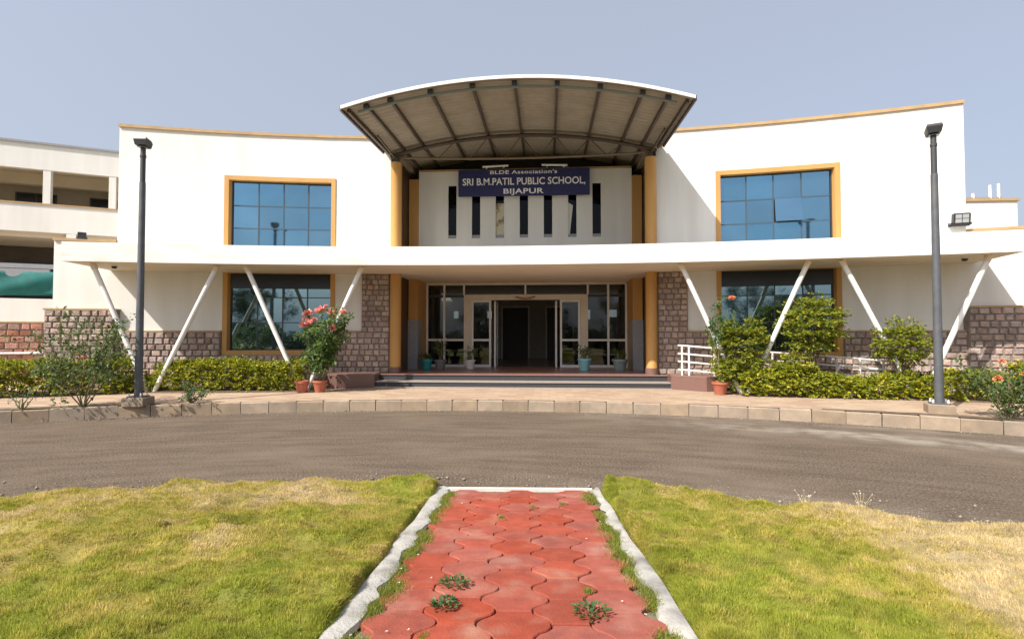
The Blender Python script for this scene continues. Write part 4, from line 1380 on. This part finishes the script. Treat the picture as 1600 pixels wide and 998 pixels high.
def spray_points(C, D, length, per, rng):
    """leaves set in pairs along arching twigs that start at C and run along D"""
    n = len(C)
    D = D/np.linalg.norm(D, axis=1, keepdims=True)
    S = np.cross(D, np.array([0, 0, 1.0])); S /= (np.linalg.norm(S, axis=1, keepdims=True)+1e-6)
    P = []; A = []
    for k in range(per):
        t = (k+.5)/per
        side = 1 if k % 2 else -1
        l = (length*t)[:, None]
        p = C+D*l+np.array([0, 0, 1.0])*(l*(.25-.45*t))+rng.normal(0, .012, (n, 3))
        P.append(p); A.append(D*(.5+.5*t)+S*side*(.9-.5*t)+rng.normal(0, .25, (n, 3)))
    return np.concatenate(P), np.concatenate(A)

def sprayed(name, C, D, length, per, size, lm, parent, rng, aspect=.5):
    P, A = spray_points(C, D, length, per, rng)
    P[:, 2] = np.maximum(P[:, 2], .02)
    n = len(P)
    Dr = np.tile(D/np.linalg.norm(D, axis=1, keepdims=True), (per, 1))
    N = rng.normal(0, .5, (n, 3))+Dr*.75; N[:, 2] += .55; N[:, 1] -= .35; N[:, 0] -= .15
    return link(name, leaf_mesh(name, P, A, N, rng.uniform(size[0], size[1], n), aspect), lm, parent)

def hedge(p0, p1, width, h, label, seed, top_var=.10, per=24, group='clipped golden hedges along the front'):
    rng = np.random.default_rng(seed)
    p0 = np.array(p0); p1 = np.array(p1); L = np.linalg.norm(p1-p0); d = (p1-p0)/L; nrm = np.array([-d[1], d[0]])
    ctr = (p0+p1)/2
    e = empty('hedge', (ctr[0], ctr[1], PZ+.03), label=label, cat='hedge', group=group)
    area = L*(2*h+width)
    nc = int(area*210)
    u = rng.random(nc)*L
    face = rng.random(nc)
    w = np.empty(nc); z = np.empty(nc)
    hh = h*(1+top_var*(fbm(u*1.1, u*0+seed, seed, 2)-.5)*2.2)
    f1 = face < .40; f2 = (face >= .40) & (face < .78); f3 = ~(f1 | f2)
    w[f1] = -width/2; z[f1] = rng.uniform(.06, 1, f1.sum())*hh[f1]
    z[f2] = hh[f2]; w[f2] = rng.uniform(-.5, .5, f2.sum())*width
    w[f3] = width/2; z[f3] = rng.uniform(.2, 1, f3.sum())*hh[f3]
    inset = rng.random(nc)**2*.16
    w = w*(1-inset)*(1-.10*np.clip((.3-z/h)/.3, 0, 1)); z = z-inset*.3*f2
    w = w+rng.normal(0, .035, nc); z = np.clip(z+rng.normal(0, .03, nc), .03, None)
    C = np.stack([(p0[0]+d[0]*u+nrm[0]*w)-ctr[0], (p0[1]+d[1]*u+nrm[1]*w)-ctr[1], z], 1)
    out = np.stack([nrm[0]*np.sign(w), nrm[1]*np.sign(w), 0*w], 1)*np.where(f2, .25, 1.0)[:, None]
    out[:, 2] += np.where(f2, .9, .35)
    out = out+rng.normal(0, .45, (nc, 3))
    sprayed('foliage', C, out, rng.uniform(.08, .20, nc), 8, (.05, .095), LF_HEDGE, e, rng, .6)
    mb = MB()
    for i in range(int(L*7)):
        t = rng.random()*L; q = rng.uniform(-.3, .3)*width
        b = np.array([p0[0]+d[0]*t+nrm[0]*q-ctr[0], p0[1]+d[1]*t+nrm[1]*q-ctr[1]])
        for k in range(3):
            a = rng.uniform(0, 6.28)
            mb.tube([(b[0], b[1], -.04), (b[0]+math.cos(a)*.06, b[1]+math.sin(a)*.06, .25), (b[0]+math.cos(a)*.18, b[1]+math.sin(a)*.14, h*.85)], [.011,.008,.004], 5)
    mb.build('stems', BARK, e, kind='stuff')
    return e
hedge((-9.42, 13.30), (-5.66, 13.76), .66, .63, 'long golden-green clipped hedge under the left ground floor window', 41)
hedge((-13.6, 11.15), (-9.95, 12.95), .70, .68, 'golden-green hedge at the far left edge behind the large rose bush', 42)
hedge((5.50, 13.46), (9.2, 12.95), .68, .42, 'green hedge along the ramp under the right ground floor window', 43, .3)
hedge((9.2, 12.92), (11.0, 12.45), .66, .45, 'green hedge between the right street lamp and the round shrub', 44, .25)
hedge((11.05, 12.40), (13.8, 11.5), .75, .62, 'green hedge at the far right edge behind the rose bush', 45, .25)
hedge((-10.2, 12.95), (-9.35, 13.22), .5, .30, 'low yellow-green ground planting between the two left hedges', 46, .3)

def shrub(base, w, z0, z1, label, seed, lm=None, dens=1.0, layered=True, leaf=(.035,.065), cat='shrub', group=None, trunk=True, name='shrub', flat=.55, sq=1.0, fill=.25):
    """layered shrub: many leaf clumps over a lumpy ellipsoid"""
    rng = np.random.default_rng(seed)
    e = empty(name, base, label=label, cat=cat, group=group)
    rx = w/2; rz = (z1-z0)/2; zc = (z0+z1)/2
    nc = int(500*dens*w*(z1-z0))
    d = rand_dirs(nc, rng)
    d = np.sign(d)*np.abs(d)**sq
    rad_ = 1-.42*rng.random(nc)**1.2
    lump = 0.70+.55*fbm(np.arctan2(d[:,1], d[:,0])*1.6+5, d[:,2]*3.0+seed, seed, 2)
    C = d*(rad_*lump)[:, None]*np.array([rx, rx*.85, rz])
    if layered:
        lay = .24
        C[:, 2] = C[:, 2]*.35+(np.round(C[:, 2]/lay)*lay)*.65+rng.normal(0, .025, nc)
    C[:, 2] += zc
    out = d*np.array([1, 1, .35])+rng.normal(0, .35, (nc, 3)); out[:, 2] += .25
    sprayed('foliage', C*np.array([.93, .93, 1]), out, rng.uniform(.10, .26, nc), 10, (leaf[0]*1.35, leaf[1]*1.45), lm or LF_SHRUB, e, rng, .5)
    if trunk:
        mb = MB()
        for k in range(26):
            c = C[rng.integers(nc)]
            mb.tube([(rng.normal(0,.03), rng.normal(0,.03), -.03), (c[0]*.25, c[1]*.25, max(.1, c[2]*.5)), tuple(c*.93)], [.018,.012,.004], 5)
        mb.build('branches', BARK, e)
    return e
BZ = PZ+.03
shrub((5.58, 13.66, BZ), 1.10, .28, 1.74, 'tall dense square-topped shrub beside the ramp railing and potted rose', 51, sq=.62, dens=1.5)
shrub((7.20, 13.28, BZ), 1.25, 1.05, 2.36, 'round layered shrub in front of the right ground floor window', 52)
shrub((9.08, 12.95, BZ), 1.08, .80, 1.70, 'round layered shrub between the right window and street lamp', 53)
shrub((6.72, 13.22, BZ), .8, .40, .92, 'golden bushy mound at the foot of the layered shrub under the right window', 54, lm=LF_HEDGE)

def rose(base, h, w, nst, label, seed, leaf=(.045,.085), lm=LF_DARK, clumps=46, flowers=(), name='rose_bush', cat='rose bush', group=None, per=16, z_start=.35, spread=.35, flat=.8, r=(.06,.13), bend=(0, 0)):
    """open bush: canes that fork, leaf clumps along their upper part, blooms at given spots"""
    rng = np.random.default_rng(seed)
    e = empty(name, base, label=label, cat=cat, group=group)
    mb = MB(); C = []
    for i in range(nst):
        a = 2*math.pi*i/nst+rng.uniform(-.4, .4)
        lean = rng.uniform(.45, 1)*w/2
        hh = h*rng.uniform(.7, 1)
        p = [np.array([math.cos(a)*.008, math.sin(a)*.008, -.03])]
        for q in (.22, .45, .7, 1):
            p.append(np.array([math.cos(a)*lean*(q**.9), math.sin(a)*lean*.8*(q**.9), hh*q])+np.array([bend[0], bend[1], 0])*q+rng.normal(0, .03, 3)*w)
        mb.tube([tuple(x) for x in p], [.014,.012,.010,.007,.003], 6)
        for q in range(clumps//nst):
            t = rng.uniform(z_start, 1)*4
            k = min(int(t), 3); c = p[k]+(p[k+1]-p[k])*(t-k)
            off = rng.normal(0, spread*.3, 3)*w
            C.append(c+off)
            mb.tube([tuple(c), tuple(c+off)], [.005,.002], 4)
    C = np.array(C); C[:,2] = np.clip(C[:,2], .08, None)
    P, D = clump_points(C, rng.uniform(r[0], r[1], len(C))*w/1.2, per, rng, flat)
    P[:,2] = np.maximum(P[:,2], .04)
    foliage('foliage', P, D, rng.uniform(leaf[0], leaf[1], len(P)), lm, e, rng, .55)
    mb.build('stems', STEMG, e)
    for (fx, fy, fz, fr, fm) in flowers:
        k = 34
        dd = rand_dirs(k, rng); dd[:,2] = np.abs(dd[:,2])*.9-.25
        PP = dd*fr*.25*rng.random((k,1))
        o = link('flower', leaf_mesh('flower', PP, dd, rand_dirs(k, rng), np.full(k, fr), .95), fm, e)
        o.location = (fx, fy, fz)
    return e
rose((-8.82, 10.28, PZ), 1.78, 1.7, 10, 'large dark green rose bush at the kerb left of the left street lamp', 61, clumps=150, per=17, leaf=(.05,.10), z_start=.42, spread=.42,
     flowers=((-.05,-.1,1.08,.05,PINK),(.08,-.12,1.02,.05,PINK),(.55,.0,1.85,.03,WPETAL)))
rose((8.95, 9.93, PZ), 1.0, 1.25, 8, 'low rose bush with orange blooms at the kerb on the far right', 62, clumps=80, per=22,
     flowers=((-.35,-.2,.72,.07,PEACH),(-.2,-.1,1.02,.06,PEACH),(.1,-.2,.8,.06,PEACH)))
rose((-6.95, 10.95, PZ), .42, .55, 7, 'small leafy plant at the kerb right of the left street lamp', 63, leaf=(.035,.06), lm=LF_WEED, clumps=40, per=16, z_start=.3, name='small_plant', cat='plant')
rose((-9.65, 9.80, PZ), .42, .6, 6, 'thin dry weedy plant at the kerb on the far left', 64, leaf=(.03,.05), lm=LF_WEED, clumps=18, per=7, name='small_plant', cat='plant', z_start=.4)

def pot(base, r, h, m, label, name='flower_pot', cat='flower pot', soil=True):
    e = empty(name, base, label=label, cat=cat)
    b = MB().lathe([(r*.68,0),(r*.70,.01),(r*.93,h*.80),(r*.95,h*.82),(r*1.06,h*.83),(r*1.06,h),(r*.94,h),(r*.90,h*.86)], n=22).build('pot_body', m, e, smooth=True)
    MB().lathe([(r*.88,h*.84),(r*.86,h*.865)], n=18).build('potting_soil', SOIL, e)
    return e
pot((-5.54, 13.16, PZ+.004), .17, .30, TERRA, 'left terracotta pot standing at the right end of the left hedge')
pot((-5.13, 13.30, PZ+.004), .18, .30, TERRA, 'terracotta pot holding the pink-flowered plant left of the steps')
pot((5.05, 13.42, PZ+.004), .19, .31, TERRA, 'terracotta pot holding the tall thin rose right of the steps')
# tall pink-flowered plant in the right-hand one of the two left pots
fl = [(-.28,-.15,1.77,.125,PINK),(-.22,-.20,1.52,.11,PINK),(-.38,-.15,1.46,.12,PINK),(.05,-.16,1.83,.135,PINK),(.36,-.16,1.80,.12,PINK),(.64,-.12,1.80,.09,PINK),
      (.42,-.30,1.36,.125,PINK),(-.10,-.18,1.60,.09,PINK),(.18,-.1,1.95,.06,PINK),(-.33,-.2,1.62,.08,PINK)]
rose((-5.13, 13.30, PZ+.27), 1.80, 1.02, 10, 'tall flowering plant with pink blooms in the pot at the left end of the steps', 65, leaf=(.06,.12), lm=LF_FLOWER, clumps=190, per=20,
     flowers=fl, name='flowering_plant', cat='plant', z_start=.30, r=(.09,.17), bend=(.22, 0))
# tall thin rose in the right pot
rose((5.05, 13.42, PZ+.27), 2.55, 1.05, 4, 'tall thin rose with one orange bloom growing from the terracotta pot', 66, leaf=(.06,.10), lm=LF_WEED, clumps=36, per=15,
     flowers=((.27,-.1,2.12,.085,PEACH),), name='potted_rose', cat='rose', z_start=.62, spread=.22)

# pots on the platform
pot((-3.15, 16.85, PLZ), .19, .34, TEAL, 'teal plastic pot at the left end of the entrance platform')
pot((-2.72, 16.95, PLZ), .20, .32, GREYPOT, 'grey cement pot beside the teal pot on the platform')
pot((-1.80, 17.35, PLZ), .17, .30, WHITEPOT, 'small white pot left of the entrance door')
pot((1.93, 16.75, PLZ), .20, .38, AQUA, 'aqua plastic pot right of the entrance door')
pot((3.05, 16.80, PLZ), .24, .36, VIOLET, 'violet and green pot at the right end of the entrance platform')
rose((-2.72, 16.95, PLZ+.27), .85, .75, 6, 'leafy dark plant growing from the grey cement pot', 71, clumps=26, per=9, name='potted_plant', cat='plant', group='plants in platform pots', flowers=((0,-.1,.62,.05,PINK),(.2,-.1,.72,.04,WPETAL)))
rose((-3.15, 16.85, PLZ+.29), .28, .4, 5, 'low plant growing from the teal pot', 72, clumps=15, per=8, name='potted_plant', cat='plant', group='plants in platform pots')
rose((-1.80, 17.35, PLZ+.25), .50, .55, 5, 'leafy plant growing from the white pot by the door', 73, clumps=22, per=9, name='potted_plant', cat='plant', group='plants in platform pots', lm=LF_FLOWER)
rose((1.93, 16.75, PLZ+.32), .42, .6, 6, 'bushy plant growing from the aqua pot', 74, clumps=26, per=10, name='potted_plant', cat='plant', group='plants in platform pots', lm=LF_FLOWER)
rose((3.05, 16.80, PLZ+.30), .35, .55, 6, 'low plant growing from the violet and green pot', 75, clumps=20, per=9, name='potted_plant', cat='plant', group='plants in platform pots')

# dry weed stalks at the right lawn edge
rng = np.random.default_rng(77)
for q, (x, y, lab) in enumerate(((3.35, 5.55, 'dry seeding weed at the right lawn edge, nearer the path'), (3.85, 5.45, 'dry seeding weed at the right lawn edge, farther from the path'))):
    z = float(lawn_z(np.array([x]), np.array([y]))[0])
    e = empty('dry_weed', (x, y, z), label=lab, cat='weed', group='dry weeds at the lawn edge')
    mb = MB(); T = []
    for i in range(14):
        a = rng.uniform(0, 6.28); s = rng.uniform(.08, .20)
        tip = (math.cos(a)*s*.5, math.sin(a)*s*.5, s); T.append(tip)
        mb.tube([(0,0,-.02),(tip[0]*.4, tip[1]*.4, s*.55), tip], [.0016,.0013,.0009], 4)
    mb.build('stalks', mat('dry_stalk', (.5,.4,.22), None, rough=.8), e)
    P = np.repeat(np.array(T), 6, 0); D = rand_dirs(len(P), rng)
    link('seed_heads', leaf_mesh('seed_heads', P, D, rand_dirs(len(P), rng), np.full(len(P), .011), .5), WPETAL, e)

# ================================================================== TREES BEHIND THE VIEWER (seen mirrored in the windows)
def tree(x, y, h, w, label, seed):
    rng = np.random.default_rng(seed)
    e = empty('tree', (x, y, -.06), label=label, cat='tree', group='trees across the lawn, mirrored in the windows')
    mb = MB()
    mb.tube([(0,0,-.1),(.1,.05,h*.25),(-.05,.1,h*.5),(.1,0,h*.8)], [.16,.12,.09,.03], 8)
    C = []
    for i in range(16):
        a = rng.uniform(0, 6.28); t = rng.uniform(.3, .75)
        c = np.array([math.cos(a)*w*.5*rng.uniform(.4,1), math.sin(a)*w*.5*rng.uniform(.4,1), h*rng.uniform(.5, 1)])
        mb.tube([(0,0,h*t*.8),tuple(c*np.array([.5,.5,.9])),tuple(c)], [.05,.03,.01], 5)
        for k in range(5): C.append(c+rng.normal(0, w*.11, 3))
    mb.build('trunk', BARK, e)
    P, D = clump_points(np.array(C), rng.uniform(.25,.55,len(C)), 60, rng)
    foliage('crown', P, D, rng.uniform(.10,.20,len(P)), LF_TREE, e, rng)
for i, (x, y, h, w) in enumerate(((-12,-16,5.5,3.0), (-7,-22,5,3.6), (-20,-15,5.5,4), (8,-21,5,3.6), (13.5,-15,5.5,3.2), (21,-15,6,4.2), (1,-24,5,4.2))):
    tree(x, y, h, w, ['slender tree across the lawn mirrored left in the left window','bushy tree mirrored in the middle of the left window','far left tree beyond the lawn','bushy tree mirrored in the right window','slender tree mirrored right in the right window','broad tree at the far right beyond the lawn','low tree straight across the lawn from the entrance'][i], 90+i)
rng = np.random.default_rng(123)
nc = 900
t = rng.uniform(math.pi*1.02, math.pi*1.98, nc)
R = 27+rng.normal(0, 1.2, nc)
C = np.stack([R*np.cos(t), R*np.sin(t), rng.random(nc)*2.0*(.6+.7*fbm(t*9, t*0, 3, 2))], 1)
P, D = clump_points(C, rng.uniform(.45, .9, nc), 40, rng)
P[:,2] = np.maximum(P[:,2], .1)
o = foliage('distant_thicket', P, D, rng.uniform(.25,.5,len(P)), LF_TREE, None, rng)
finish(o, 'dark green thicket beyond the lawn, mirrored in the ground floor windows', 'thicket', kind='stuff')
